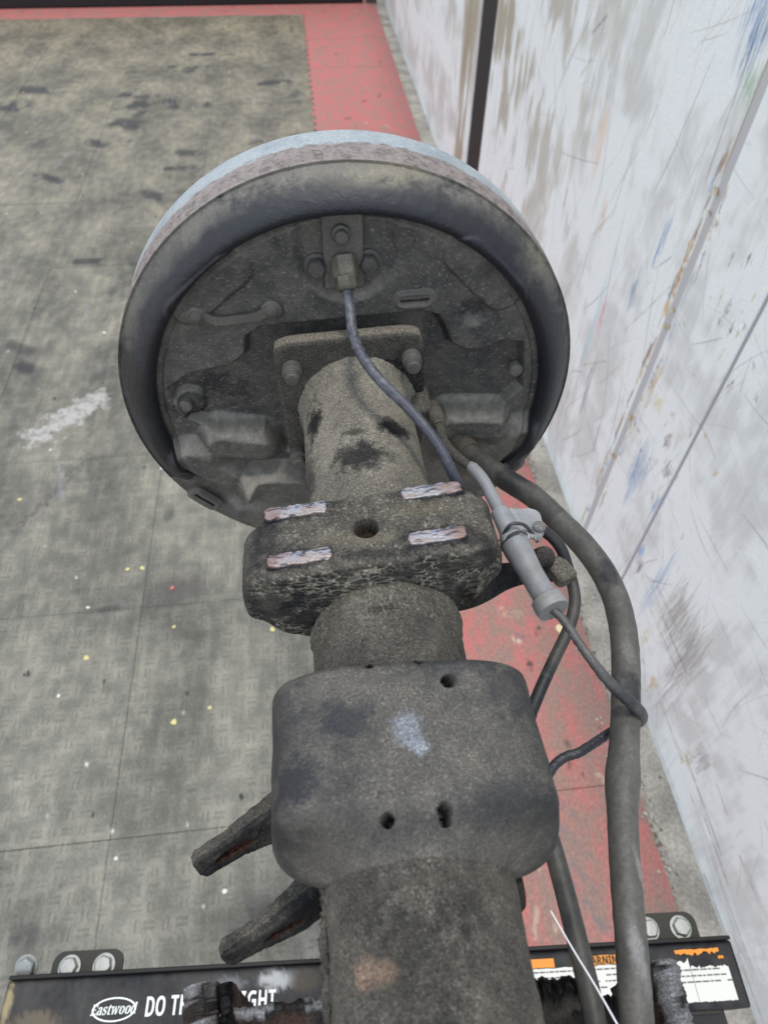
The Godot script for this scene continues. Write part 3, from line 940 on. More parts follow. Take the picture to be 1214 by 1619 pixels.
const SUNK := [Vector2(-0.122, 0.020), Vector2(-0.107, 0.030), Vector2(-0.078, 0.036), Vector2(-0.068, 0.043), Vector2(-0.0655, 0.056), Vector2(-0.055, 0.062), Vector2(0.045, 0.067), Vector2(0.056, 0.064), Vector2(0.061, 0.055), Vector2(0.066, 0.043), Vector2(0.076, 0.037), Vector2(0.090, 0.036), Vector2(0.101, 0.042), Vector2(0.116, 0.040), Vector2(0.120, 0.005), Vector2(0.106, -0.012), Vector2(0.066, -0.010), Vector2(0.052, -0.035), Vector2(-0.05, -0.040), Vector2(-0.063, -0.0155), Vector2(-0.098, -0.0125), Vector2(-0.114, -0.004)]

func backing_plate(ax: Node3D) -> void:
	var sunk := PackedVector2Array(SUNK)
	var nr := 250
	var na := 900
	var rin := 0.1315
	var ro := 0.1565
	var P := PackedVector3Array(); P.resize(nr * na)
	var C := PackedColorArray(); C.resize(nr * na)
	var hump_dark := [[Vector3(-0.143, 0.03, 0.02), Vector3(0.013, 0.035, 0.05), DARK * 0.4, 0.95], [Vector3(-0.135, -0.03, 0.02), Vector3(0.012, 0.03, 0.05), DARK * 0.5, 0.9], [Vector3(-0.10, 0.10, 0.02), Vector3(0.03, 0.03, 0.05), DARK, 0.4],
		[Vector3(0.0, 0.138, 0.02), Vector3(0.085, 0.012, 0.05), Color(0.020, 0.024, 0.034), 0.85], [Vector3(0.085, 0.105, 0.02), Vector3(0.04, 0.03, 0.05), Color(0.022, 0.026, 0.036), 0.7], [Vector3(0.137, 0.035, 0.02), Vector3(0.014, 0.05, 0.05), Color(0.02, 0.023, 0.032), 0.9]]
	var dusty := [[Vector3(0.035, 0.150, 0.02), Vector3(0.045, 0.007, 0.06), Color(0.30, 0.27, 0.20), 0.8], [Vector3(0.118, 0.103, 0.02), Vector3(0.018, 0.018, 0.06), Color(0.26, 0.24, 0.18), 0.6]]
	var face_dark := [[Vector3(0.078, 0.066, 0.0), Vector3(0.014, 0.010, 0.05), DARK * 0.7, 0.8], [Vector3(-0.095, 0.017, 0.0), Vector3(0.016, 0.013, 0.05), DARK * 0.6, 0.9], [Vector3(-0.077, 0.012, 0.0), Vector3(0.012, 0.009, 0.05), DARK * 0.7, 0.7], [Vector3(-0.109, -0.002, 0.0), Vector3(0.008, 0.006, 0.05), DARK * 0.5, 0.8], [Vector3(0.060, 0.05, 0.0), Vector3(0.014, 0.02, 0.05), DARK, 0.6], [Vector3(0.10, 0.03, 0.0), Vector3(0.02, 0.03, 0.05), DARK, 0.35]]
	for j in nr:
		var t := float(j) / (nr - 1)
		# rows are denser on the rim
		var r := 0.012 + (rin - 0.012) * (t / 0.68) if t < 0.68 else rin + (ro - rin) * (t - 0.68) / 0.32
		for i in na:
			var a := -TAU * i / na
			var p := Vector2(cos(a), sin(a)) * r
			var deg := rad_to_deg(atan2(p.y, p.x))
			# 0 over the lower sector where the rolled rim fades out
			var keep := smoothstep(-166.0, -146.0, deg) * (1.0 - smoothstep(-50.0, -26.0, deg)) if deg < 0.0 else 0.0
			var rim := 1.0 - keep
			var z := 0.009
			# pressed shapes of the face
			if r < rin + 0.012:
				var ds := poly_distance(p, sunk)
				var s1 := 1.0 - smoothstep(-0.0022, 0.0022, ds)
				z -= 0.0085 * s1
				var dw := pill(p, Vector2(0.0, 0.108), Vector2(0.0, 0.14)) - 0.0295
				z -= 0.0045 * (1.0 - smoothstep(-0.005, 0.003, dw)) * (1.0 - smoothstep(rin - 0.005, rin, r))
				z += 0.0022 * (1.0 - smoothstep(0.0105, 0.0135, pill(p, Vector2(-0.098, 0.080), Vector2(-0.068, 0.103))))
				z += 0.0018 * (1.0 - smoothstep(0.012, 0.0145, pill(p, Vector2(0.070, 0.106), Vector2(0.096, 0.080))))
				z -= 0.004 * (1.0 - smoothstep(0.002, 0.013, p.distance_to(Vector2(0.080, 0.066))))
				# lower bulges
				z += 0.012 * (1.0 - smoothstep(0.006, 0.019, pill(p, Vector2(-0.095, -0.024), Vector2(-0.068, -0.030))))
				z += 0.012 * (1.0 - smoothstep(0.006, 0.018, pill(p, Vector2(-0.118, -0.036), Vector2(-0.088, -0.062))))
				z += 0.017 * (1.0 - smoothstep(0.009, 0.020, pill(p, Vector2(-0.070, -0.066), Vector2(-0.045, -0.068))))
				z += 0.009 * (1.0 - smoothstep(0.004, 0.022, pill(p, Vector2(-0.09, -0.098), Vector2(-0.06, -0.105))))
				z -= 0.005 * (1.0 - smoothstep(0.002, 0.012, p.distance_to(Vector2(-0.083, -0.078))))
				z += 0.012 * (1.0 - smoothstep(0.006, 0.019, pill(p, Vector2(0.070, -0.022), Vector2(0.100, -0.024))))
				z += 0.010 * (1.0 - smoothstep(0.004, 0.020, pill(p, Vector2(0.093, -0.062), Vector2(0.124, -0.036))))
				z += 0.006 * (1.0 - smoothstep(0.006, 0.016, p.distance_to(Vector2(0.070, -0.046))))
				z += 0.004 * (1.0 - smoothstep(0.008, 0.012, p.distance_to(Vector2(-0.111, 0.006))))
			if r > rin - 0.004:
				var u := clampf((r - rin) / (0.155 - rin), 0.0, 1.0)
				# rolled rim: steep inner wall, round crown, falling to the lip
				var crown := 0.0112 * pow(sin(PI * pow(u, 0.66)), 0.8) if u > 0.0 and u < 1.0 else 0.0
				var base := lerpf(z, 0.0, smoothstep(0.15, 1.0, u))
				z = base + crown * rim
				if u <= 0.03: z -= 0.0012 * rim
				if r > 0.155: z = 0.0003
			var p3 := Vector3(p.x, p.y, z)
			var nn := n_mid.get_noise_3dv(p3)
			p3.z += 0.0003 * nn + 0.00012 * n_hi.get_noise_3dv(p3)
			P[j * na + i] = p3
			var c: Color
			if r > rin and rim > 0.4:
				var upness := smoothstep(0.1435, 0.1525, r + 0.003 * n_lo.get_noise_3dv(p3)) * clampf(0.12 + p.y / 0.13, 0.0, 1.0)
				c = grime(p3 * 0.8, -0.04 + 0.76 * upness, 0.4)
				c = patched(c, p3, dusty)
				c = patched(c, p3, hump_dark)
			else:
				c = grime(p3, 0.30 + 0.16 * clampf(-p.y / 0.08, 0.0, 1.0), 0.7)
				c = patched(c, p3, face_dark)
				# scuffed flecks in the dust
				var fl := n_hi.get_noise_3d(p.x * 0.35, p.y * 1.6, 3.0)
				if fl > 0.42: c = c.lerp(DUST * 1.3, (fl - 0.42) * 2.0)
			C[j * na + i] = c
	# dust, and highlights painted with it, lighten the upper sides of the pressed shapes
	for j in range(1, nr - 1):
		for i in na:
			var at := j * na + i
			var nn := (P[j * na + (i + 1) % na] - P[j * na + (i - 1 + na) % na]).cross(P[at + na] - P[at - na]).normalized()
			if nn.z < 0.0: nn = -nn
			var ledge_light := clampf((nn.y - 0.16) * 1.3, 0.0, 0.75)
			if P[at].x * P[at].x + P[at].y * P[at].y < rin * rin and ledge_light > 0.0:
				C[at] = C[at].lerp(DUST * (1.15 + 0.4 * n_mid.get_noise_3dv(P[at])), ledge_light)
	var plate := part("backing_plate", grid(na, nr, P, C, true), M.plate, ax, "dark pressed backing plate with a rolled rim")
	var dust1 := func(p: Vector3) -> Color: return grime(p, 0.52, 0.5)
	var dust0 := func(p: Vector3) -> Color: return grime(p, 0.48, 0.5)
	# slot plugs: centre, angle, half length, height of the ground under them
	for q in [[0.0410, 0.0768, 0.04, 0.0145, 0.0102], [-0.1165, -0.0795, -0.84, 0.0150, 0.0150], [0.1190, -0.0690, 0.70, 0.0150, 0.0165]]:
		var o := part("slot_plug", oval_plug(q[3], 0.0068, dust1), M.plate, plate)
		o.transform = Transform3D(Basis(Vector3(0, 0, 1), q[2]), Vector3(q[0], q[1], q[4]))
	for q in [[0.1152, 0.0172, 0.004], [-0.1150, 0.0048, 0.0055]]:
		var o := part("rivet_pin", lathe([Vector2(0.0001, 0.0042), Vector2(0.0035, 0.0042), Vector2(0.0047, 0.0036), Vector2(0.0050, 0.0026), Vector2(0.0050, -0.002)].map(func(v): return v), 32, func(p: Vector3) -> Color: return grime(p, 0.62, 0.3)), M.plate, plate)
		o.position = Vector3(q[0], q[1], q[2])
		flip_mesh(o)
	# retaining strap between two rivets
	var strap := part("strap", strap_mesh(dust0), M.plate, plate)
	strap.position = Vector3(0, 0, 0.0102)
	for q in [Vector3(-0.0940, 0.0738, 0.0108), Vector3(-0.0478, 0.0752, 0.0108)]:
		var o := part("rivet", lathe([Vector2(0.0001, 0.0026), Vector2(0.0030, 0.0026), Vector2(0.0038, 0.0014), Vector2(0.0040, 0.001), Vector2(0.0058, 0.0008), Vector2(0.0064, 0.0), Vector2(0.0065, -0.002)], 40, dust0), M.plate, plate)
		o.position = q
		flip_mesh(o)
	# wheel cylinder: backing pad, three bolts
	var pad := part("cylinder_pad", rounded_box(Vector3(0.024, 0.046, 0.006), 0.002, dust0), M.plate, ax)
	pad.position = Vector3(-0.0022, 0.1085, 0.0065)
	for q in [[Vector3(-0.0032, 0.1205, 0.0075), 0.0055, 0.010, 1], [Vector3(-0.0185, 0.1000, 0.0055), 0.0058, 0.0075, 0], [Vector3(0.0128, 0.1010, 0.0055), 0.0058, 0.0075, 0]]:
		bolt(ax, "cylinder_bolt", q[0], q[1], q[2], 0.30, q[3] == 1)

# turns a lathe whose profile ran the wrong way inside out
func flip_mesh(o: MeshInstance3D) -> void:
	var arr := o.mesh.surface_get_arrays(0)
	var N: PackedVector3Array = arr[Mesh.ARRAY_NORMAL]
	for k in N.size(): N[k] = -N[k]
	arr[Mesh.ARRAY_NORMAL] = N
	var I: PackedInt32Array = arr[Mesh.ARRAY_INDEX]
	for k in range(0, I.size(), 3):
		var t := I[k + 1]; I[k + 1] = I[k + 2]; I[k + 2] = t
	arr[Mesh.ARRAY_INDEX] = I
	var m := ArrayMesh.new()
	m.add_surface_from_arrays(Mesh.PRIMITIVE_TRIANGLES, arr)
	o.mesh = m

# raised oval with a slot in its middle
func oval_plug(hl: float, hw: float, color: Callable) -> ArrayMesh:
	var nu := 72
	var nv := 26
	var P := PackedVector3Array(); var C := PackedColorArray()
	for j in nv:
		var f := float(j) / (nv - 1)
		for i in nu:
			var a := TAU * i / nu
			var core := Vector2(clampf(cos(a) * 99.0, -1, 1) * (hl - hw), 0)
			var e := Vector2(cos(a), sin(a)) * hw
			var p := (core * (1.0 if absf(cos(a)) > 0.02 else absf(cos(a)) * 50.0) + e) * f
			var edge := hw * (1.0 - f)
			var z := 0.0026 * smoothstep(0.0, 0.0022, edge) - 0.001
			var slot := pill(p, Vector2(-hl * 0.55, 0), Vector2(hl * 0.55, 0))
			z -= 0.0045 * (1.0 - smoothstep(0.0004, 0.0012, slot))
			z -= 0.0009 * (1.0 - smoothstep(0.002, 0.0042, slot))
			var p3 := Vector3(p.x, p.y, z)
			P.append(p3)
			C.append(color.call(p3 + Vector3(0.3, 0.1, 0)).lerp(Color(0.004, 0.004, 0.004), 1.0 - smoothstep(0.0006, 0.0013, slot)))
	return grid(nu, nv, reversed_rows(P, nu, nv), C_reversed(C, nu, nv), true)

func reversed_rows(P: PackedVector3Array, nu: int, nv: int) -> PackedVector3Array:
	var o := PackedVector3Array()
	for j in range(nv - 1, -1, -1): o.append_array(P.slice(j * nu, j * nu + nu))
	return o

func C_reversed(P: PackedColorArray, nu: int, nv: int) -> PackedColorArray:
	var o := PackedColorArray()
	for j in range(nv - 1, -1, -1): o.append_array(P.slice(j * nu, j * nu + nu))
	return o

func strap_mesh(color: Callable) -> ArrayMesh:
	# eyes at both ends, dropped flat bar between, in x,y with its top at z
	var o := PackedVector2Array()
	for q in [[-0.088, 0.0765], [-0.083, 0.0735], [-0.0785, 0.0728], [-0.062, 0.0742], [-0.0565, 0.0752], [-0.051, 0.0785], [-0.051, 0.0715], [-0.0555, 0.0690], [-0.061, 0.0688], [-0.078, 0.0672], [-0.084, 0.0682], [-0.089, 0.0705]]: o.append(Vector2(q[0], -q[1]))
	var m := slab(o, 0.0, 0.0022, null, func(p: Vector2) -> Color: return color.call(Vector3(p.x, -p.y, 0)))
	var st := SurfaceTool.new()
	st.append_from(m, 0, Transform3D(Basis(Vector3(1, 0, 0), Vector3(0, 0, 1), Vector3(0, -1, 0)), Vector3.ZERO))
	return st.commit()

# washer-based bolt with threads or a plain hexagon head, about z
func bolt(parent: Node3D, called: String, at: Vector3, r: float, h: float, dust: float, threaded: bool) -> Node3D:
	var col := func(p: Vector3) -> Color: return grime(p + at, dust, 0.5)
	var o: MeshInstance3D
	if threaded:
		var prof := [Vector2(r * 1.02, -0.002)]
		prof.append(Vector2(r * 1.02, h * 0.45)); prof.append(Vector2(r * 0.95, h * 0.5)); prof.append(Vector2(r * 0.74, h * 0.52))
		for k in 6:
			prof.append(Vector2(r * 0.74, h * (0.54 + 0.07 * k))); prof.append(Vector2(r * 0.66, h * (0.575 + 0.07 * k)))
		prof.append(Vector2(r * 0.60, h)); prof.append(Vector2(0.0001, h * 0.98))
		o = part(called, lathe(prof, 40, col), M.plate, parent)
	else:
		o = part(called, hex_head(r, h, col), M.plate, parent)
		o.rotation.z = at.x * 900.0
		part("washer", lathe([Vector2(r * 1.25, -0.002), Vector2(r * 1.3, 0.0), Vector2(r * 1.28, 0.001), Vector2(r * 0.8, 0.0012)], 36, col), M.plate, o)
	o.position = at
	return o

func flange(ax: Node3D) -> void:
	var top := func(p: Vector3) -> Color:
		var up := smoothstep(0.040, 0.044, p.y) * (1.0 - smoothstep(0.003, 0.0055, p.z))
		var c := grime(p, 0.40, 0.6).lerp(grime(p, 1.1, 0.3) * 1.25, up)  # upper edge dusty, and lightened in colour as if lit
		# seal paste squeezed out at the right
		var w := n_hi.get_noise_3d(p.x * 0.5, p.y * 1.4, p.z)
		if p.x > 0.018 and p.y > -0.02 and p.y < 0.03: c = c.lerp(DARK * 0.6, clampf(0.5 + w, 0.0, 0.9))
		return c
	var m := grid_box(Vector3(0.0955, 0.096, 0.0125), 0.003, 0.009, top)
	var o := part("mounting_flange", m, M.grit, ax, "square bolted flange at the end of the tube")
	o.transform = Transform3D(Basis(Vector3(0, 0, 1), 0.045), Vector3(-0.0005, 0.0155, 0.0225))
	for q in [[-0.0385, 0.0440, 1], [0.0372, 0.0475, 1], [-0.0405, -0.0265, 0], [0.036, -0.024, 0]]:
		bolt(ax, "flange_bolt", Vector3(q[0], q[1], 0.0285), 0.0062, 0.0135, 0.45, true)

# plate with finely divided faces, rounded corners rc (in the x,y plane) and edges re
func grid_box(s: Vector3, re: float, rc: float, color: Callable) -> ArrayMesh:
	var nu := 240
	var ring := []
	for i in nu:
		var a := TAU * i / nu
		# superellipse-like walk round the outline
		var d := Vector2(cos(a), sin(a))
		var h := Vector2(s.x / 2 - rc, s.y / 2 - rc)
		var k := minf(h.x / maxf(absf(d.x), 1e-5), h.y / maxf(absf(d.y), 1e-5))
		ring.append(d * k)
	var P := PackedVector3Array(); var C := PackedColorArray()
	var prof := []
	for k in 6: prof.append([0.0001 + 0.9 * k / 5.0, 0.0, -1.0])
	for k in 6: prof.append([1.0, sin(PI / 2 * k / 5.0), -1.0 + 0.0, 1.0 - cos(PI / 2 * k / 5.0)])
	for k in 5: prof.append([1.0, 1.0, 0.0, 1.0, float(k + 1) / 6])
	for k in 6: prof.append([1.0, cos(PI / 2 * k / 5.0), 1.0, 1.0 - sin(PI / 2 * k / 5.0)])
	for k in 24: prof.append([1.0 - 0.9 * (k + 1) / 24.0, 0.0, 1.0])
	for j in prof.size():
		var q: Array = prof[j]
		for i in nu:
			var b: Vector2 = ring[i]
			var core := b
			# outward direction of a rounded rectangle
			var h := Vector2(s.x / 2 - rc, s.y / 2 - rc)
			var out := Vector2(signf(b.x) if absf(absf(b.x) - h.x) < 1e-4 else 0.0, signf(b.y) if absf(absf(b.y) - h.y) < 1e-4 else 0.0)
			var a := TAU * i / nu
			var e := 10.0
			out = Vector2(pow(absf(b.x) / h.x, e) * signf(b.x), pow(absf(b.y) / h.y, e) * signf(b.y)).normalized()
			var full := b + out * rc
			var inset := b + out * (rc - re)
			var z := 0.0
			var p2: Vector2
			if q.size() == 3:
				p2 = inset * q[0]
				z = s.z / 2 * q[2]
			elif q.size() == 4:
				p2 = inset.lerp(full, q[1])
				z = (s.z / 2 - re * q[3]) * q[2]
				if q[2] < 0: z = -(s.z / 2 - re * q[3])
			else:
				p2 = full
				z = lerpf(-(s.z / 2 - re), s.z / 2 - re, q[4])
			var p := Vector3(p2.x, p2.y, z)
			p += Vector3(0, 0, 0.0002) * n_mid.get_noise_3dv(p)
			P.append(p); C.append(color.call(p))
	return grid(nu, prof.size(), P, C, true)

const TUBE_X := 0.0024
const TUBE_R := 0.0368

func tube(ax: Node3D) -> void:
	var nt := 420
	var nz := 560
	var oil := Color(0.016, 0.017, 0.022)
	var spots := [[Vector3(-0.0285, 0.028, 0.058), Vector3(0.0075, 0.02, 0.019), oil, 0.95], [Vector3(0.0225, 0.033, 0.0785), Vector3(0.0150, 0.014, 0.0095), oil, 0.95], [Vector3(-0.004, 0.037, 0.1065), Vector3(0.021, 0.014, 0.0145), oil, 0.85], [Vector3(-0.003, 0.037, 0.0855), Vector3(0.009, 0.01, 0.004), oil, 0.6], [Vector3(-0.033, 0.012, 0.10), Vector3(0.008, 0.02, 0.03), oil, 0.6],
		[Vector3(-0.0215, 0.033, 0.348), Vector3(0.0055, 0.012, 0.0055), Color(0.42, 0.30, 0.225), 0.9], [Vector3(-0.0155, 0.034, 0.349), Vector3(0.005, 0.012, 0.0045), Color(0.40, 0.29, 0.22), 0.85], [Vector3(-0.005, 0.036, 0.35), Vector3(0.02, 0.02, 0.025), oil, 0.4], [Vector3(0.012, 0.035, 0.332), Vector3(0.012, 0.012, 0.012), oil, 0.35], [Vector3(-0.02, 0.03, 0.322), Vector3(0.012, 0.02, 0.018), oil, 0.3], [Vector3(0.0, 0.037, 0.212), Vector3(0.010, 0.01, 0.003), oil, 0.5]]
	var P := PackedVector3Array(); P.resize(nt * nz)
	var C := PackedColorArray(); C.resize(nt * nz)
	for j in nz:
		var z := 0.024 + 0.48 * j / (nz - 1.0)
		for i in nt:
			# three quarters of the columns over the upper half
			var u := float(i) / nt
			var a := -PI * 0.1 + PI * 1.2 * (u / 0.75) if u < 0.75 else PI * 1.1 + PI * 0.8 * (u - 0.75) / 0.25
			var d := Vector3(cos(a), sin(a), 0)
			var c0 := Vector3(TUBE_X, 0.0, z)
			var r := TUBE_R - 0.0012 * smoothstep(0.28, 0.40, z)
			# the tube flares into its welded flange
			r += (0.0015 + 0.0125 * pow(maxf(sin(a), 0.0), 1.6)) * pow(1.0 - smoothstep(0.022, 0.058, z), 1.5)
			var p := c0 + d * r
			var q := p * 1.0
			r += 0.00022 * n_mid.get_noise_3dv(q) + 0.00016 * n_hi.get_noise_3dv(q) + 0.0005 * n_lo.get_noise_3dv(q)
			# weld beads where the perch and the gusset join
			for wz in [0.029, 0.203]:
				var dz := absf(z - wz - 0.0015 * n_lo.get_noise_3d(a * 0.05, wz, 0.0))
				if dz < 0.006: r += (0.0016 + 0.0008 * n_mid.get_noise_3dv(q)) * cos(dz / 0.006 * PI / 2)
			p = c0 + d * r
			P[j * nt + i] = p
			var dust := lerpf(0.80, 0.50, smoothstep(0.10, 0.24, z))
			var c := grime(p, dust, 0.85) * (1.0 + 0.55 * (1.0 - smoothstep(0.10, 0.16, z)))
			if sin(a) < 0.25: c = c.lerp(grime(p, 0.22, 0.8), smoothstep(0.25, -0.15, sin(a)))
			c = patched(c, p, spots)
			# flaked ring of old paint in front of the perch
			if z > 0.196 and z < 0.216:
				var ck := n_crack.get_noise_3dv(p)
				if ck < -0.93 and n_lo.get_noise_3dv(p * 1.7) > 0.0: c = c.lerp(DUST * 1.4, 0.5)
			C[j * nt + i] = c
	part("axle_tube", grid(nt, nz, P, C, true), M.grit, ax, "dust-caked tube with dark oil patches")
	# seam of caked mud along the tube's left side
	var seam := []
	for k in 15: seam.append(Vector3(TUBE_X - TUBE_R * 0.99 + 0.0012 * n_mid.get_noise_2d(k * 0.07, 1.0), 0.0065, 0.298 + 0.012 * k))
	part("mud_seam", sweep(seam, func(t: float, a: float) -> float: return 0.0016 + 0.0012 * n_mid.get_noise_2d(t * 0.35, a * 0.004) + 0.0008 * n_hi.get_noise_2d(t * 0.4, a * 0.006), func(p: Vector3, _t: float) -> Color: return grime(p, 0.22, 1.2), 14, 0.0012), M.grit, ax)
	# sensor boss on the right of the flange
	var bc := func(p: Vector3) -> Color: return grime(p + Vector3(0.2, 0, 0), 0.55, 0.5)
	var boss := part("sensor_boss", rounded_box(Vector3(0.024, 0.022, 0.026), 0.003, bc), M.grit, ax)
	boss.transform = Transform3D(Basis(Vector3(0, 0, 1), 0.05), Vector3(0.0385, 0.0085, 0.0345))
	var sb := part("sensor_screw", hex_head(0.0062, 0.0055, bc), M.grit, ax)
	sb.transform = Transform3D(Basis(Vector3(0, 1, 0), PI / 2), Vector3(0.0500, 0.0085, 0.034))

func gusset_section(t: float) -> Vector2:
	# rounded box section from the lower left over the top to the lower right, t 0..1
	var a := lerpf(PI * 1.22, -PI * 0.22, t)
	var cx := 0.0032
	var hw := 0.0555
	var hh := 0.0452
	var c := cos(a); var s := sin(a)
	var n := 4.4
	var k := pow(pow(absf(c) / hw, n) + pow(absf(s) / (hh if s > 0 else 0.075), n), -1.0 / n)
	return Vector2(cx + c * k, s * k + 0.0008)

func gusset(ax: Node3D) -> void:
	var nt := 300
	var nz := 170
	var oil := Color(0.026, 0.029, 0.040)
	var spots := [[Vector3(0.0022, 0.047, 0.2765), Vector3(0.0075, 0.01, 0.0085), Color(0.30, 0.335, 0.40), 0.9], [Vector3(0.0055, 0.047, 0.283), Vector3(0.004, 0.01, 0.004), Color(0.32, 0.355, 0.42), 0.9], [Vector3(-0.0225, 0.045, 0.269), Vector3(0.013, 0.01, 0.009), oil, 0.9], [Vector3(-0.040, 0.038, 0.289), Vector3(0.013, 0.016, 0.012), oil, 0.95], [Vector3(0.028, 0.045, 0.249), Vector3(0.022, 0.012, 0.006), oil, 0.65], [Vector3(0.045, 0.035, 0.262), Vector3(0.014, 0.02, 0.016), oil, 0.5], [Vector3(0.035, 0.04, 0.305), Vector3(0.028, 0.02, 0.010), oil, 0.6], [Vector3(-0.046, 0.03, 0.27), Vector3(0.012, 0.03, 0.03), oil, 0.45]]
	var holes := [[Vector2(0.0213, 0.2570), 0.0028], [Vector2(0.0115, 0.3060), 0.0023], [Vector2(0.0115, 0.3085), 0.0020], [Vector2(-0.0090, 0.3068), 0.0021], [Vector2(-0.0098, 0.2462), 0.0016], [Vector2(0.0113, 0.2455), 0.0019]]
	var P := PackedVector3Array(); var C := PackedColorArray()
	var z0 := 0.2415; var z1 := 0.3195
	for j in nz:
		var v := float(j) / (nz - 1)
		for i in nt:
			var t := float(i) / (nt - 1)
			var s := gusset_section(t)
			# outline in arc length and z with round corners
			var arc := (t - 0.5) * 0.205
			var zz := lerpf(z0, z1, v)
			var skew := 0.006 * (t - 0.5)
			var hl := Vector2(lerpf(0.085, 0.083, v) + (0.003 if t > 0.5 else 0.002 * (1.0 - v)), (z1 - z0) / 2)
			var q := Vector2(absf(arc), absf(zz - (z0 + z1) / 2)) - hl + Vector2(0.026, 0.026)
			var d := Vector2(maxf(q.x, 0), maxf(q.y, 0)).length() + minf(maxf(q.x, q.y), 0.0) - 0.026
			var edge := 0.0085 if v < 0.5 else lerpf(0.012, 0.020, smoothstep(0.0, 0.03, s.y))
			var k := clampf(-d / edge, 0.0, 1.0)
			k = lerpf(sqrt(1.0 - (1.0 - k) * (1.0 - k)), smoothstep(0.0, 1.0, k), smoothstep(0.55, 0.8, v) * smoothstep(0.0, 0.03, s.y) * 0.8)
			var front_top := smoothstep(0.6, 0.8, v) * smoothstep(0.005, 0.025, s.y)
			var inner := Vector2(s.x - TUBE_X, s.y).normalized() * (TUBE_R - lerpf(0.0035, 0.0011, front_top)) + Vector2(TUBE_X, 0)
			var e := inner.lerp(s, k)
			var p := Vector3(e.x, e.y, zz + skew)
			var out := Vector3(s.x, s.y, 0).normalized()
			var bump := 0.00012 * n_mid.get_noise_3dv(p) + 0.00010 * n_hi.get_noise_3dv(p) + 0.0005 * n_lo.get_noise_3dv(p)
			var dark := 0.0
			if s.y > 0.02:
				for h in holes:
					var dd: float = Vector2(p.x, p.z).distance_to(h[0])
					if dd < h[1] * 1.6:
						var w: float = 1.0 - smoothstep(h[1] * 0.85, h[1] * 1.1, dd)
						bump -= 0.007 * w
						bump += 0.0004 * (1.0 - smoothstep(h[1], h[1] * 1.6, dd)) * (1.0 - w)
						dark = maxf(dark, smoothstep(0.05, 0.5, w))
			p += out * bump
			P.append(p)
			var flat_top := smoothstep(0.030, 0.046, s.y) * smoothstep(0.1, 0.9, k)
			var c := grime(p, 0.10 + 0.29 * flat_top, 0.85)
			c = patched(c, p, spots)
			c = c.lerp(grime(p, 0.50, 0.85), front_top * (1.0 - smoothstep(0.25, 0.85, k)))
			C.append(c.lerp(Color(0.003, 0.003, 0.003), dark * 0.97))
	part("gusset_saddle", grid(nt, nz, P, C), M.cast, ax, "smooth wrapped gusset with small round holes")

func perch_r(a: float) -> float:
	var roll := 0.055
	var b := a - roll
	var c := cos(b); var s := sin(b)
	var n := 5.5
	var r := pow(pow(absf(c) / (0.0632 if c > 0 else 0.0660), n) + pow(absf(s) / (0.0500 if s > 0 else 0.022), n), -1.0 / n)
	# the skirts end above the tube's middle
	var rise := atan2(s, absf(c))
	return lerpf(0.034, r, smoothstep(0.07 if c > 0 else 0.02, 0.30 if c > 0 else 0.22, rise))

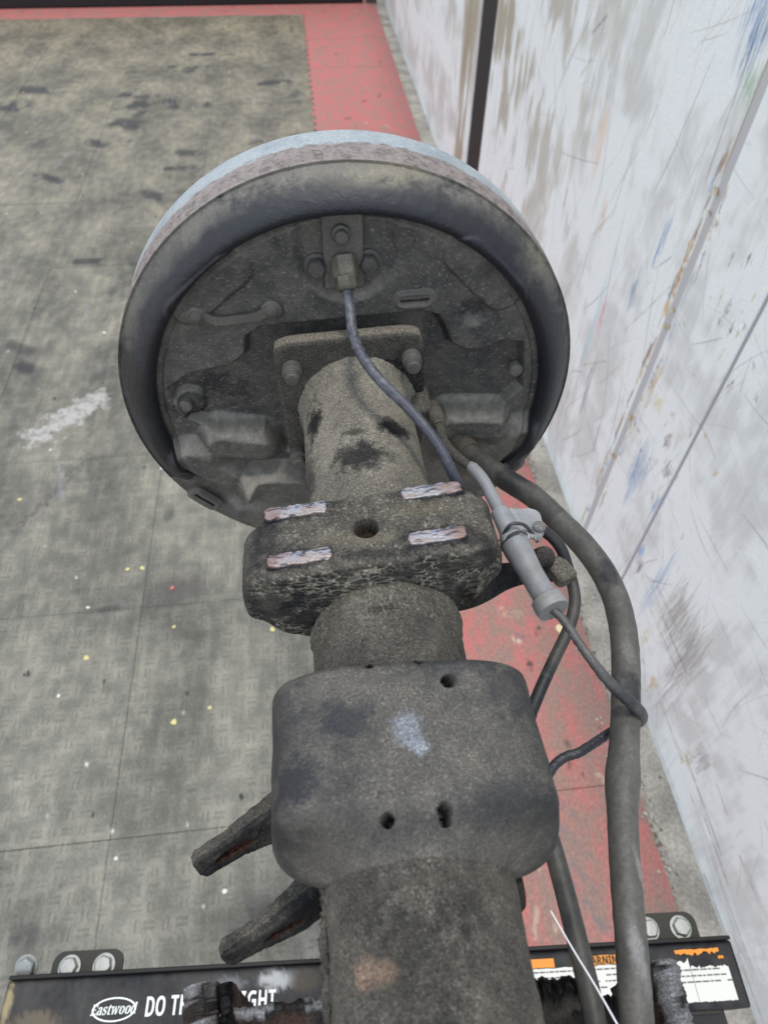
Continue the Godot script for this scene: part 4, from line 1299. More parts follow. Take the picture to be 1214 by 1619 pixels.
func perch(ax: Node3D) -> void:
	var nt := 460
	var f := 0.0042
	# profile across the perch: [radial share 0..1 of the way from the tube, z, fillet inset]
	var prof := []
	var zb := 0.1500
	var zf := 0.1965
	for k in 16: prof.append([float(k) / 15.0, zb, f])
	for k in 7: prof.append([1.0, zb + f - f * cos(PI / 2 * (k + 1) / 8.0), f - f * sin(PI / 2 * (k + 1) / 8.0)])
	for k in 84: prof.append([1.0, lerpf(zb + f, zf - f, k / 83.0), 0.0])
	for k in 7: prof.append([1.0, zf - f + f * sin(PI / 2 * (k + 1) / 8.0), f - f * cos(PI / 2 * (k + 1) / 8.0)])
	for k in 46: prof.append([1.0 - float(k) / 45.0, zf + 0.0035 * k / 45.0, f])
	var oil := Color(0.022, 0.024, 0.03)
	var spots := [[Vector3(0.048, 0.050, 0.153), Vector3(0.02, 0.012, 0.006), oil, 0.8], [Vector3(-0.052, 0.04, 0.17), Vector3(0.010, 0.014, 0.02), oil, 0.65], [Vector3(0.0, 0.05, 0.191), Vector3(0.03, 0.01, 0.004), oil, 0.6], [Vector3(0.05, 0.05, 0.187), Vector3(0.014, 0.012, 0.006), oil, 0.6], [Vector3(0.046, 0.018, 0.199), Vector3(0.006, 0.012, 0.006), Color(0.03, 0.016, 0.014), 0.9], [Vector3(-0.032, 0.028, 0.199), Vector3(0.014, 0.006, 0.006), oil, 0.7], [Vector3(0.0585, 0.05, 0.166), Vector3(0.006, 0.012, 0.012), oil, 0.6], [Vector3(-0.02, 0.049, 0.178), Vector3(0.012, 0.01, 0.005), Color(0.26, 0.235, 0.18), 0.5], [Vector3(-0.002, 0.05, 0.181), Vector3(0.014, 0.01, 0.005), Color(0.30, 0.275, 0.215), 0.6], [Vector3(0.024, 0.05, 0.166), Vector3(0.022, 0.01, 0.006), Color(0.25, 0.225, 0.16), 0.5]]
	for q in [[-0.0377, 0.1575], [-0.0365, 0.1880], [0.0300, 0.1540], [0.0285, 0.1842]]: spots.append([Vector3(q[0], 0.05 + 0.055 * q[0], q[1]), Vector3(0.0215, 0.012, 0.0078), oil, 0.75])
	var np := prof.size()
	var P := PackedVector3Array(); P.resize(nt * np)
	var C := PackedColorArray(); C.resize(nt * np)
	for j in np:
		var q: Array = prof[j]
		for i in nt:
			var u := float(i) / nt
			var a := -PI * 0.12 + PI * 1.24 * (u / 0.85) if u < 0.85 else PI * 1.12 + PI * 0.76 * (u - 0.85) / 0.15
			var d := Vector2(cos(a), sin(a))
			var rb := perch_r(a)
			var r: float = lerpf(TUBE_R - 0.003, rb - f, q[0]) if q[2] == f else rb - q[2]
			var p := Vector3(TUBE_X + d.x * r - 0.0015, d.y * r, q[1])
			# ends of the pad are rounded off in plan
			var w := smoothstep(0.040, 0.060, absf(p.x))
			var mid := 0.5 * (zb + zf)
			p.z = mid + (p.z - mid) * (1.0 - 0.30 * w * w)
			p.z -= 0.045 * p.x
			var front: bool = j > 16 + 7 + 84 + 3
			var wv := 0.0022 * n_mid.get_noise_3dv(p * 0.7)
			var ck := n_crack.get_noise_3d(p.x * 0.34, (p.y + wv) * 1.25, (p.z + wv) * 1.25)
			var crack := clampf((ck + 0.985) / 0.15, 0.0, 1.0)  # 0 on a crack line
			var nrm := Vector3(d.x, d.y, 0) if not front else Vector3(d.x * 0.2, d.y * 0.2, 1).normalized()
			var amp := 0.0004 if front else 0.00008
			var lump := 0.00020 * n_mid.get_noise_3dv(p) + 0.00012 * n_hi.get_noise_3dv(p) + 0.0006 * n_lo.get_noise_3dv(p) + amp * crack
			var dark := 0.0
			if d.y > 0.5 and q[0] > 0.9:
				var hd := Vector2(p.x, p.z).distance_to(Vector2(-0.0048, 0.1735))
				dark = 1.0 - smoothstep(0.0056, 0.0064, hd)
				lump -= 0.010 * dark
				lump -= 0.0006 * (1.0 - smoothstep(0.006, 0.0085, hd))
			p += nrm * lump
			P[j * nt + i] = p
			var c: Color
			if front:
				c = grime(p, 0.22, 0.9)
				c = c.lerp(Color(0.62, 0.59, 0.48), (1.0 - crack) * clampf(0.30 + 2.4 * n_lo.get_noise_3dv(p * 1.3), 0.0, 0.85))
			elif j < 17:
				c = grime(p, 0.25, 0.8)
			else:
				c = grime(p, 0.54, 0.7)
				var pale := 0.85 * n_hi.get_noise_3dv(p * 0.8) + 0.5 * n_mid.get_noise_3dv(p)
				if pale > 0.34: c = c.lerp(Color(0.38, 0.36, 0.30), clampf((pale - 0.34) * 3.0, 0.0, 0.7))
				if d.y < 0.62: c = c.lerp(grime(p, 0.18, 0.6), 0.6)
			c = patched(c, p, spots)
			if dark > 0.2: c = c.lerp(RUST * (0.35 + 0.5 * n_hi.get_noise_3dv(p)), dark * 0.8)
			C[j * nt + i] = c
	part("spring_perch", grid(nt, np, P, C, true), M.grit, ax, "flat-topped spring perch with four bare metal ribs and a centre hole")
	# ribs ground to bare metal
	for q in [[-0.0377, 0.1575, 0.033, 0.0108], [-0.0365, 0.1880, 0.032, 0.0104], [0.0300, 0.1540, 0.033, 0.0108], [0.0285, 0.1842, 0.031, 0.0104]]:
		var x: float = q[0]
		var left := x < 0
		var o := part("raised_rib", rib_mesh(q[2], q[3], left, x), M.bare, ax)
		var yt := 0.0500 + 0.055 * x
		o.transform = Transform3D(Basis(Vector3(0, 0, 1), 0.055) * Basis(Vector3(0, 1, 0), 0.045), Vector3(x, yt + 0.0002, q[1]))

func rib_mesh(l: float, w: float, left: bool, sd: float) -> ArrayMesh:
	var nu := 90
	var nv := 34
	var P := PackedVector3Array(); var C := PackedColorArray()
	for j in nv:
		for i in nu:
			var x := (float(i) / (nu - 1) - 0.5) * l
			var z := (0.5 - float(j) / (nv - 1)) * w
			var q := Vector2(absf(x) - l / 2 + w * 0.35, absf(z) - w / 2 + w * 0.35)
			var d := Vector2(maxf(q.x, 0), maxf(q.y, 0)).length() + minf(maxf(q.x, q.y), 0.0) - w * 0.35
			var ed := 0.0003 * n_hi.get_noise_3d(x * 0.7 + sd, 7.0, z * 0.7) + 0.0012 * n_mid.get_noise_3d(x + sd, 8.0, z)
			var k := clampf((-d - 0.0003 + ed) / 0.0016, 0.0, 1.0)
			var p := Vector3(x, 0, z)
			var nn := n_hi.get_noise_3d(x + sd, 0.0, z)
			var nm := n_mid.get_noise_3d(x + sd * 3.0, 0.5, z)
			p.y = -0.0024 + 0.0030 * k * (2.0 - k) + 0.00008 * nn + 0.00022 * nm
			P.append(p)
			var c := Color(0.30, 0.295, 0.315).lerp(Color(0.30, 0.25, 0.235), clampf(0.5 + 1.8 * n_mid.get_noise_3d(x * 0.5 + sd, 2.0, z * 2.0), 0, 1))
			# blue sheen painted along the far edge, with pits, rusty at the outer end
			var bl := smoothstep(-0.0005, 0.0028, -z + 0.0022 * nm)
			if nn > 0.0: c = c.lerp(Color(0.16, 0.19, 0.27), bl * clampf(nn * 3.0, 0.0, 0.9))
			var end := smoothstep(0.0, 0.48, (-x if left else x) / l + 0.22 * nm)
			c = c.lerp(Color(0.19, 0.10, 0.075), end * 0.7)
			var pit := n_hi.get_noise_3d(x * 0.22 + sd, 4.0, z * 1.2)
			c = c.lerp(Color(0.035, 0.037, 0.045), smoothstep(0.28, 0.5, pit + 0.25 * bl) * 0.85)
			c = c.lerp(DARK * 0.9, 1.0 - smoothstep(0.35, 0.95, k))
			C.append(c)
	return grid(nu, nv, P, C)

func arms(ax: Node3D) -> void:
	# two slotted lugs reaching out on the left, below the gusset
	var a1 := [Vector3(-0.034, -0.046, 0.256), Vector3(-0.0520, -0.0495, 0.2650), Vector3(-0.0685, -0.0500, 0.2728), Vector3(-0.0841, -0.0520, 0.2799), Vector3(-0.0958, -0.0538, 0.2850)]
	var a2 := [Vector3(-0.0300, -0.0490, 0.2890), Vector3(-0.0365, -0.0500, 0.2985), Vector3(-0.0460, -0.0505, 0.3065), Vector3(-0.0605, -0.0520, 0.3138), Vector3(-0.0815, -0.0540, 0.3220)]
	var n := 0
	for a in [a1, a2]:
		var pa: Vector3 = a[3].lerp(a[2], 0.35)
		var dir: Vector3 = (a[4] - a[2]).normalized()
		var out := dir.cross(Vector3(0.0, 0.93, -0.36)).normalized()
		if out.z < 0: out = -out
		var upv := out.cross(dir)
		if upv.y < 0: upv = -upv
		var seedn := float(n)
		var slot := func(p: Vector3) -> float:
			var q := p - pa
			if q.dot(out) < 0.0: return 2.0
			return Vector2(q.dot(dir) / 0.0105, (q.dot(upv) + 0.001) / 0.0036).length()
		var shape := func(t: float, g: float) -> float:
			# boxy section 10 mm by 17 mm
			var c := cos(g); var sn := sin(g)
			var r := pow(pow(absf(c) / 0.0050, 16.0) + pow(absf(sn) / 0.0086, 16.0), -1.0 / 16.0)
			r *= lerpf(1.45, 0.74, smoothstep(0.0, 0.95, t))
			r *= 1.0 - 0.3 * smoothstep(0.96, 1.0, t)
			return r + 0.0006 * n_mid.get_noise_3d(t * 0.1, g * 0.01, seedn)
		var paint := func(p: Vector3, _t: float) -> Color:
			var c := grime(p, 0.40, 1.0)
			if (p - pa).dot(out) > 0.002: c = grime(p, 0.12, 0.8)
			var d: float = slot.call(p)
			return c.lerp(Color(0.11, 0.05, 0.032) * (0.8 + 0.9 * n_hi.get_noise_3dv(p)), 1.0 - smoothstep(0.8, 1.05, d))
		var mesh := sweep(a, shape, paint, 120, 0.0005, 1.0, Vector3(0.0, 0.93, -0.36))
		# sink the slot into the near face
		var arr := mesh.surface_get_arrays(0)
		var P: PackedVector3Array = arr[Mesh.ARRAY_VERTEX]
		for k in P.size():
			var d: float = slot.call(P[k])
			if d < 1.2: P[k] -= out * 0.0042 * (1.0 - smoothstep(0.72, 1.05, d))
		part("slotted_lug", grid(120, P.size() / 120, P, arr[Mesh.ARRAY_COLOR], true), M.grit, ax)
		n += 1
	# web that ties both lugs together under the tube
	var web := rounded_box(Vector3(0.008, 0.024, 0.050), 0.003, func(p: Vector3) -> Color: return grime(p + Vector3(0.4, 0, 0), 0.2, 0.8))
	part("lug_web", web, M.grit, ax).transform = Transform3D(Basis(Vector3.UP, 0.25), Vector3(-0.0485, -0.054, 0.2815))
	# right: arm that carries the cable clamp
	var arm := [Vector3(0.040, -0.012, 0.166), Vector3(0.056, -0.016, 0.163), Vector3(0.074, -0.019, 0.158), Vector3(0.093, -0.020, 0.155), Vector3(0.106, -0.0215, 0.1545)]
	part("clamp_arm", sweep(arm, func(t: float, _a: float) -> float: return lerpf(0.0165, 0.0075, smoothstep(0.0, 0.75, t)), func(p: Vector3, _t: float) -> Color: return grime(p, 0.12, 0.8), 28, 0.001, 0.7), M.grit, ax)
	# stub under the gusset's right
	part("drain_stub", lathe([Vector2(0.0085, 0.0), Vector2(0.0085, 0.012), Vector2(0.007, 0.014), Vector2(0.0001, 0.0142)], 28, func(p: Vector3) -> Color: return grime(p, 0.1, 0.5)), M.grit, ax).transform = Transform3D(Basis(Vector3.UP, PI / 2), Vector3(0.030, -0.012, 0.320))

func pipe(ax: Node3D) -> void:
	var pts := [Vector3(-0.0021, 0.1000, 0.0142), Vector3(-0.0019, 0.0940, 0.0195), Vector3(-0.0008, 0.0850, 0.0265), Vector3(-0.0001, 0.0755, 0.0428), Vector3(0.0037, 0.0700, 0.0581), Vector3(0.0123, 0.0640, 0.0742), Vector3(0.0286, 0.0530, 0.0908), Vector3(0.0409, 0.0430, 0.1079), Vector3(0.0478, 0.0330, 0.1212), Vector3(0.0525, 0.0200, 0.1270), Vector3(0.056, 0.004, 0.135)]
	var col := func(p: Vector3, t: float) -> Color:
		var c := Color(0.038, 0.042, 0.055).lerp(Color(0.105, 0.110, 0.128), clampf(0.34 + 0.9 * n_mid.get_noise_3dv(p) + 0.6 * n_hi.get_noise_3dv(p), 0, 1) * (1.0 - smoothstep(0.45, 0.7, t)))
		return c
	var o := part("brake_pipe", sweep(pts, func(t: float, a: float) -> float: return 0.0031 + 0.0002 * n_mid.get_noise_2d(t * 0.3, a * 0.01), col, 24, 0.001), M.rubber, ax, "thin bare brake pipe bending over the tube")
	# fitting: large hexagon body, smaller nut, both along the pipe's first stretch
	var dir: Vector3 = (pts[2] - pts[0]).normalized()
	var b := Basis.looking_at(-dir, Vector3.UP)
	var gold := func(p: Vector3) -> Color: return Color(0.185, 0.170, 0.130).lerp(Color(0.05, 0.05, 0.055), clampf(0.2 + 0.8 * n_mid.get_noise_3dv(p + Vector3(0.5, 0, 0)), 0, 1))
	part("fitting_body", hex_head(0.0080, 0.0125, gold), M.plate, o).transform = Transform3D(b, Vector3(-0.0022, 0.1055, 0.0085))
	part("fitting_nut", hex_head(0.0064, 0.0075, func(p: Vector3) -> Color: return gold.call(p + Vector3(0.3, 0.2, 0)) * 0.8), M.plate, o).transform = Transform3D(b.rotated(dir, 0.4), Vector3(-0.0021, 0.0975, 0.0172))

func jag_plate(size: Vector2, thick: float, jag: float, sd: float, color: Callable) -> ArrayMesh:
	# upright plate in x,y, its upper edge torn by a cutting torch
	var nu := 110
	var nv := 44
	var P := PackedVector3Array(); var C := PackedColorArray()
	for j in nv:
		# v runs up the front, over the torn edge and down the back
		var v := float(j) / (nv - 1)
		for i in nu:
			var x := (float(i) / (nu - 1) - 0.5) * size.x
			var top := jag * (n_mid.get_noise_2d(x + sd, 0.0) + 0.45 * n_hi.get_noise_2d(x + sd, 0.1))
			var s := v * 2.0
			var y := 0.0; var z := 0.0
			if v < 0.45: y = lerpf(-size.y, -thick * 0.3, v / 0.45) + top * smoothstep(0.72, 1.0, v / 0.45); z = thick / 2
			elif v > 0.55: y = lerpf(-thick * 0.3, -size.y, (v - 0.55) / 0.45) + top * (1.0 - smoothstep(0.0, 0.28, (v - 0.55) / 0.45)); z = -thick / 2
			else:
				var a := PI * (v - 0.45) / 0.10
				y = top - thick * 0.3 + thick * 0.5 * sin(a); z = thick / 2 * cos(a)
			var edge := 1.0 - smoothstep(0.0, 0.0035, top - y)
			var p := Vector3(x, y, z + (0.0012 * n_mid.get_noise_3d(x + sd, y, 0.2) + 0.0009 * edge * n_hi.get_noise_3d(x + sd, y, 0.6)) * (1.0 if z > 0 else -1.0))
			P.append(p)
			C.append(color.call(p + Vector3(sd, 0, 0), edge))
	return grid(nu, nv, P, C)

func torn_bracket(ax: Node3D) -> void:
	var plate_col := func(p: Vector3, edge: float) -> Color:
		var c := Color(0.10, 0.088, 0.085).lerp(Color(0.022, 0.022, 0.026), clampf(0.45 + 1.3 * n_lo.get_noise_3dv(p * 1.5) + 0.6 * n_mid.get_noise_3dv(p), 0, 1))
		c = c.lerp(Color(0.14, 0.075, 0.055), clampf(1.4 * n_lo.get_noise_3dv(p + Vector3(0, 9, 0)), 0, 0.7))
		return c.lerp(Color(0.42, 0.44, 0.48) if n_mid.get_noise_3dv(p * 0.5) > -0.05 else Color(0.02, 0.02, 0.022), edge * 0.75)
	var burnt := func(p: Vector3, edge: float) -> Color:
		var c := Color(0.012, 0.012, 0.014).lerp(Color(0.10, 0.085, 0.075), clampf(0.15 + 1.2 * n_lo.get_noise_3dv(p * 2.0), 0, 1))
		return c.lerp(Color(0.008, 0.008, 0.009), edge)
	# left cheek, web plates between cheeks and tube, right plates
	var o := part("torn_bracket_cheek", jag_plate(Vector2(0.075, 0.07), 0.014, 0.0022, 0.1, plate_col), M.torn, ax, "torch-cut rusty bracket cheek")
	o.transform = Transform3D(Basis(Vector3.UP, -PI / 2 + 0.12), Vector3(-0.0870, -0.056, 0.368))
	o = part("torn_bracket_cheek", jag_plate(Vector2(0.07, 0.07), 0.006, 0.0025, 0.23, burnt), M.torn, ax)
	o.transform = Transform3D(Basis(Vector3.UP, -PI / 2 + 0.12), Vector3(-0.0765, -0.057, 0.366))
	o = part("torn_bracket_web", jag_plate(Vector2(0.085, 0.08), 0.005, 0.0012, 0.37, plate_col), M.torn, ax)
	o.transform = Transform3D(Basis(Vector3(1, 0, 0), -0.55), Vector3(-0.040, -0.062, 0.3415))
	o = part("torn_bracket_web", jag_plate(Vector2(0.028, 0.08), 0.008, 0.0028, 0.55, burnt), M.torn, ax)
	o.transform = Transform3D(Basis(Vector3(1, 0, 0), -0.4), Vector3(0.0555, -0.057, 0.3475))
	o = part("torn_bracket_web", jag_plate(Vector2(0.048, 0.07), 0.005, 0.0015, 0.66, burnt), M.torn, ax)
	o.transform = Transform3D(Basis(Vector3(1, 0, 0), -0.5), Vector3(0.087, -0.068, 0.3535))
	o = part("torn_bracket_cheek", jag_plate(Vector2(0.07, 0.07), 0.012, 0.0022, 0.81, plate_col), M.torn, ax)
	o.transform = Transform3D(Basis(Vector3.UP, -PI / 2 - 0.05), Vector3(0.1075, -0.059, 0.378))

# ---------------------------------------------------------------- cables

func build_cables() -> void:
	# thick park brake cable in its sleeve
	var pts := [Vector3(0.0770, -0.0360, 0.0180), Vector3(0.0818, -0.0340, 0.0339), Vector3(0.0893, -0.0320, 0.0479), Vector3(0.1005, -0.0300, 0.0668), Vector3(0.1154, -0.0300, 0.0863), Vector3(0.1247, -0.0300, 0.1065), Vector3(0.1343, -0.0300, 0.1294), Vector3(0.1395, -0.0300, 0.1503), Vector3(0.1406, -0.0300, 0.1719), Vector3(0.1369, -0.0300, 0.1956), Vector3(0.1297, -0.0300, 0.2190), Vector3(0.1204, -0.0300, 0.2436), Vector3(0.1127, -0.0300, 0.2627), Vector3(0.1053, -0.0300, 0.2804), Vector3(0.0989, -0.0300, 0.2995), Vector3(0.0930, -0.0300, 0.3195), Vector3(0.0869, -0.0300, 0.3421), Vector3(0.0800, -0.0300, 0.3658), Vector3(0.0740, -0.0310, 0.3850), Vector3(0.068, -0.034, 0.41)]
	var oil := Color(0.016, 0.017, 0.021)
	var marks := [[Vector3(0.1045, -0.024, 0.072), Vector3(0.016, 0.02, 0.014), oil, 0.8], [Vector3(0.1395, -0.024, 0.157), Vector3(0.006, 0.01, 0.014), oil, 0.8], [Vector3(0.127, -0.024, 0.232), Vector3(0.006, 0.01, 0.010), oil, 0.75], [Vector3(0.1315, -0.022, 0.212), Vector3(0.004, 0.01, 0.009), Color(0.24, 0.225, 0.19), 0.65], [Vector3(0.0868, -0.024, 0.3445), Vector3(0.0035, 0.01, 0.014), Color(0.30, 0.30, 0.30), 0.85], [Vector3(0.0995, -0.027, 0.315), Vector3(0.002, 0.006, 0.012), Color(0.40, 0.40, 0.40), 0.7]]
	var hose := tag(root("park_brake_cable"), "thick black sheathed cable curving out from the drum's right side and down", "cable") as Node3D
	hose.transform = AX
	var hc := func(p: Vector3, t: float) -> Color: return patched(grime(p, 0.26 if t < 0.25 else 0.42, 0.5), p, marks)
	part("sheath", sweep(pts, func(t: float, a: float) -> float: return 0.0076 - 0.0012 * smoothstep(0.4, 0.9, t) + 0.0012 * exp(-pow((t - 0.66) / 0.03, 2.0)) + 0.00015 * n_mid.get_noise_2d(t * 0.4, a * 0.01), hc, 36, 0.001), M.plate, hose)
	part("end_ferrule", sweep([Vector3(0.0725, -0.0375, 0.008), Vector3(0.0775, -0.0358, 0.019), Vector3(0.0822, -0.0340, 0.0335)], func(t: float, _a: float) -> float: return 0.0098 if t < 0.55 else 0.0090, func(p: Vector3, _t: float) -> Color: return grime(p, 0.42, 0.5), 32, 0.0008), M.grit, hose)
	# thinner line behind, held by a small clip
	var p2 := [Vector3(0.0930, 0.0010, 0.1400), Vector3(0.0985, 0.000, 0.1405), Vector3(0.1058, -0.0045, 0.1430), Vector3(0.1112, -0.0100, 0.1490), Vector3(0.1143, -0.0180, 0.1560), Vector3(0.1152, -0.0220, 0.1660), Vector3(0.1135, -0.0250, 0.1772), Vector3(0.1068, -0.0300, 0.1903), Vector3(0.0931, -0.0350, 0.2082), Vector3(0.0820, -0.0400, 0.2234), Vector3(0.0751, -0.0450, 0.2347), Vector3(0.0708, -0.0500, 0.2528), Vector3(0.0698, -0.0500, 0.2689), Vector3(0.0710, -0.0500, 0.2842), Vector3(0.0715, -0.0500, 0.3120), Vector3(0.0712, -0.0500, 0.3366), Vector3(0.0703, -0.0500, 0.3586), Vector3(0.0681, -0.0500, 0.3744), Vector3(0.066, -0.052, 0.40)]
	var l2 := root("brake_line", "thin dark line looping from the small clip down behind the gusset to the frame bottom", "brake line")
	l2.transform = AX
	var lc := func(p: Vector3, t: float) -> Color:
		var c := grime(p, 0.24, 0.6)
		if t < 0.16 or (t > 0.37 and t < 0.50): c = grime(p, 0.02, 0.25)
		return c
	part("tubing", sweep(p2, func(t: float, _a: float) -> float: return 0.0034 + 0.0012 * smoothstep(0.5, 0.7, t), lc, 24, 0.001), M.plate, l2)
	var clip := part("line_clip", rounded_box(Vector3(0.013, 0.010, 0.017), 0.003, func(p: Vector3) -> Color: return grime(p + Vector3(0.9, 0, 0), 0.95, 0.8)), M.grit, l2)
	clip.transform = Transform3D(Basis(Vector3.UP, 0.35), Vector3(0.1085, -0.0165, 0.1595))
	var stub := part("clip_screw", lathe([Vector2(0.0062, -0.004), Vector2(0.0064, 0.002), Vector2(0.0055, 0.004), Vector2(0.0001, 0.0045)], 28, func(p: Vector3) -> Color: return grime(p, 0.25, 1.2)), M.grit, l2)
	stub.transform = Transform3D(Basis(Vector3(1, 0, 0), -0.9), Vector3(0.0985, -0.0085, 0.1545))
	# sensor cable with its grey plug and wire wrapped round the thick cable
	var sc := root("sensor_cable", "grey sensor cable with a tapered grey plug and black wire looped round the thick cable", "cable")
	sc.transform = AX
	var grey := func(p: Vector3, _t: float) -> Color: return Color(0.185, 0.190, 0.200).lerp(DUST * 0.75, clampf(0.15 + 0.9 * n_lo.get_noise_3dv(p * 1.6), 0.0, 0.6)) * (1.0 + 0.16 * n_lo.get_noise_3dv(p) + 0.12 * n_mid.get_noise_3dv(p) + 0.12 * n_hi.get_noise_3dv(p))
	var dusty := func(p: Vector3, t: float) -> Color: return grime(p, 0.62, 0.6)
	part("sensor_sleeve", sweep([Vector3(0.0525, 0.0130, 0.0420), Vector3(0.0512, 0.0180, 0.0510), Vector3(0.0513, 0.0190, 0.0640)], func(t: float, _a: float) -> float: return 0.0048 if t < 0.85 else 0.0036, dusty, 24, 0.0008), M.grit, sc)
	part("dusty_lead", sweep([Vector3(0.0513, 0.0190, 0.0640), Vector3(0.0511, 0.0200, 0.0782), Vector3(0.0539, 0.0200, 0.0892), Vector3(0.0584, 0.0200, 0.0983), Vector3(0.0635, 0.0200, 0.1055)], func(_t: float, _a: float) -> float: return 0.0029, func(p: Vector3, t: float) -> Color: return grime(p, 0.42, 0.5), 20, 0.001), M.grit, sc)
	part("grey_lead", sweep([Vector3(0.0625, 0.0200, 0.1040), Vector3(0.0642, 0.0200, 0.1065), Vector3(0.0677, 0.0200, 0.1158), Vector3(0.0707, 0.0180, 0.1271), Vector3(0.0733, 0.0160, 0.1395), Vector3(0.0750, 0.0140, 0.1500), Vector3(0.0764, 0.0130, 0.1580)], func(t: float, _a: float) -> float: return 0.0037 if t > 0.03 else 0.0032, grey, 24, 0.001), M.rubber, sc)
	part("plug", sweep([Vector3(0.0768, 0.0128, 0.1590), Vector3(0.0780, 0.0122, 0.1648), Vector3(0.0796, 0.0120, 0.1737), Vector3(0.0828, 0.0110, 0.1880), Vector3(0.0864, 0.0100, 0.2025)], func(t: float, _a: float) -> float: return lerpf(0.0078, 0.0063, smoothstep(0.05, 0.55, t)), grey, 36, 0.0008), M.rubber, sc, "tapered grey rubber plug")
	part("plug_collar", sweep([Vector3(0.0849, 0.0104, 0.1965), Vector3(0.0858, 0.0102, 0.2000), Vector3(0.0868, 0.0100, 0.2040)], func(t: float, _a: float) -> float: return 0.0086 - 0.0008 * absf(t - 0.5), grey, 36, 0.0005), M.rubber, sc)
	var wire := [Vector3(0.0860, 0.0102, 0.2000), Vector3(0.0871, 0.0100, 0.2040), Vector3(0.0903, 0.0090, 0.2091), Vector3(0.0948, 0.0060, 0.2195), Vector3(0.1000, 0.0030, 0.2310), Vector3(0.1086, -0.0050, 0.2400), Vector3(0.1185, -0.0145, 0.2450), Vector3(0.1262, -0.0250, 0.2460), Vector3(0.1289, -0.0350, 0.2450), Vector3(0.1247, -0.0425, 0.2441), Vector3(0.1167, -0.0440, 0.2453), Vector3(0.1048, -0.0420, 0.2512), Vector3(0.0943, -0.0400, 0.2563), Vector3(0.0874, -0.0400, 0.2576), Vector3(0.0809, -0.0400, 0.2608), Vector3(0.0756, -0.0400, 0.2659), Vector3(0.0700, -0.0410, 0.2730), Vector3(0.062, -0.043, 0.285)]
	part("black_wire", sweep(wire, func(t: float, a: float) -> float: return 0.0022 + 0.0008 * smoothstep(0.1, 0.35, t) - 0.0006 * smoothstep(0.5, 0.6, t) + 0.0003 * n_mid.get_noise_2d(t * 0.5, a * 0.02), func(p: Vector3, t: float) -> Color: return grime(p, 0.16 if t < 0.5 else 0.0, 0.5 if t < 0.5 else 0.1), 20, 0.0008), M.rubber, sc)
	clamp_bracket(sc, grey)
	part("wire_band", sweep([Vector3(0.0700, 0.0120, 0.1570), Vector3(0.0742, 0.0225, 0.1555), Vector3(0.0815, 0.0215, 0.1545), Vector3(0.0870, 0.0160, 0.1560), Vector3(0.0905, 0.0110, 0.1590)], func(_t: float, _a: float) -> float: return 0.0010, func(p: Vector3, _t: float) -> Color: return grime(p, 0.06, 0.4), 12, 0.0006), M.rubber, sc)
	part("boot_ring", sweep([Vector3(0.07610, 0.0131, 0.1572), Vector3(0.0768, 0.0128, 0.1592), Vector3(0.0773, 0.0126, 0.1612)], func(t: float, _a: float) -> float: return 0.0086 - 0.003 * absf(t - 0.5), func(p: Vector3, _t: float) -> Color: return grime(p, 0.05, 0.4), 32, 0.0004), M.rubber, sc)

func clamp_bracket(sc: Node3D, grey: Callable) -> void:
	# folded sheet: a rolled channel over the cable, then a flat ear with a rivet
	var nu := 44
	var nv := 30
	var P := PackedVector3Array(); var C := PackedColorArray()
	var axis := (Vector3(0.0764, 0.0130, 0.1600) - Vector3(0.0733, 0.0160, 0.1395)).normalized()
	var out := axis.cross(Vector3.UP).normalized()
	if out.x < 0: out = -out
	var up := out.cross(axis)
	if up.y < 0: up = -up
	for side in 2:
		for j in nv:
			var v := float(j) / (nv - 1)
			for i in nu:
				var u := float(i) / (nu - 1)
				var along := lerpf(-0.0105, 0.0115, v)
				var c := Vector3(0.0747, 0.0148, 0.1490) + axis * along
				var r := 0.0049 + 0.0022 * smoothstep(0.55, 1.0, v)
				var q: Vector3
				# u 0..0.45 wraps the cable from the lower left over the top, then the ear runs outwards
				if u < 0.42:
					var a := lerpf(PI * 1.05, PI * 0.30, u / 0.42)
					q = c + out * cos(a) * r + up * sin(a) * r
				else:
					var a := PI * 0.30
					var s := (u - 0.42) / 0.58
					q = c + out * (cos(a) * r + s * (0.0205 - 0.006 * v * s) * (1.0 - 0.35 * pow(absf(2.0 * v - 1.0), 4.0))) + up * (sin(a) * r - s * 0.0035 - 0.0016 * sin(s * PI))
					q += axis * s * 0.002 - up * 0.0013 * exp(-pow((s - 0.16) / 0.07, 2.0))
				# crimped and torn near edge
				if v > 0.8: q += up * 0.0012 * sin(u * 19.0) * smoothstep(0.8, 1.0, v) + axis * 0.0012 * n_hi.get_noise_2d(u * 0.03, 2.0)
				if side == 1: q -= up * 0.0009
				P.append(q)
				C.append(grey.call(q, 0.0) * 1.15)
	# outer and inner sheet, each its own half of one surface
	var n := nu * nv
	var st := SurfaceTool.new()
	st.append_from(grid(nu, nv, P.slice(0, n), C.slice(0, n)), 0, Transform3D.IDENTITY)
	st.append_from(grid(nu, nv, P.slice(n, 2 * n), C.slice(n, 2 * n)), 0, Transform3D.IDENTITY)
	var o := part("cable_clamp", st.commit(), M.rubber, sc, "folded grey sheet clamp over the cable")
	var rv := part("clamp_rivet", lathe([Vector2(0.0036, -0.0015), Vector2(0.0036, 0.0003), Vector2(0.0030, 0.0012), Vector2(0.0016, 0.0014), Vector2(0.0012, 0.0008), Vector2(0.0001, 0.0006)], 24, func(p: Vector3) -> Color: return Color(0.33, 0.33, 0.33)), M.grit, o)
	rv.transform = Transform3D(Basis(Vector3(1, 0, 0), -PI / 2), Vector3(0.0922, 0.0165, 0.1525))

# ---------------------------------------------------------------- small things

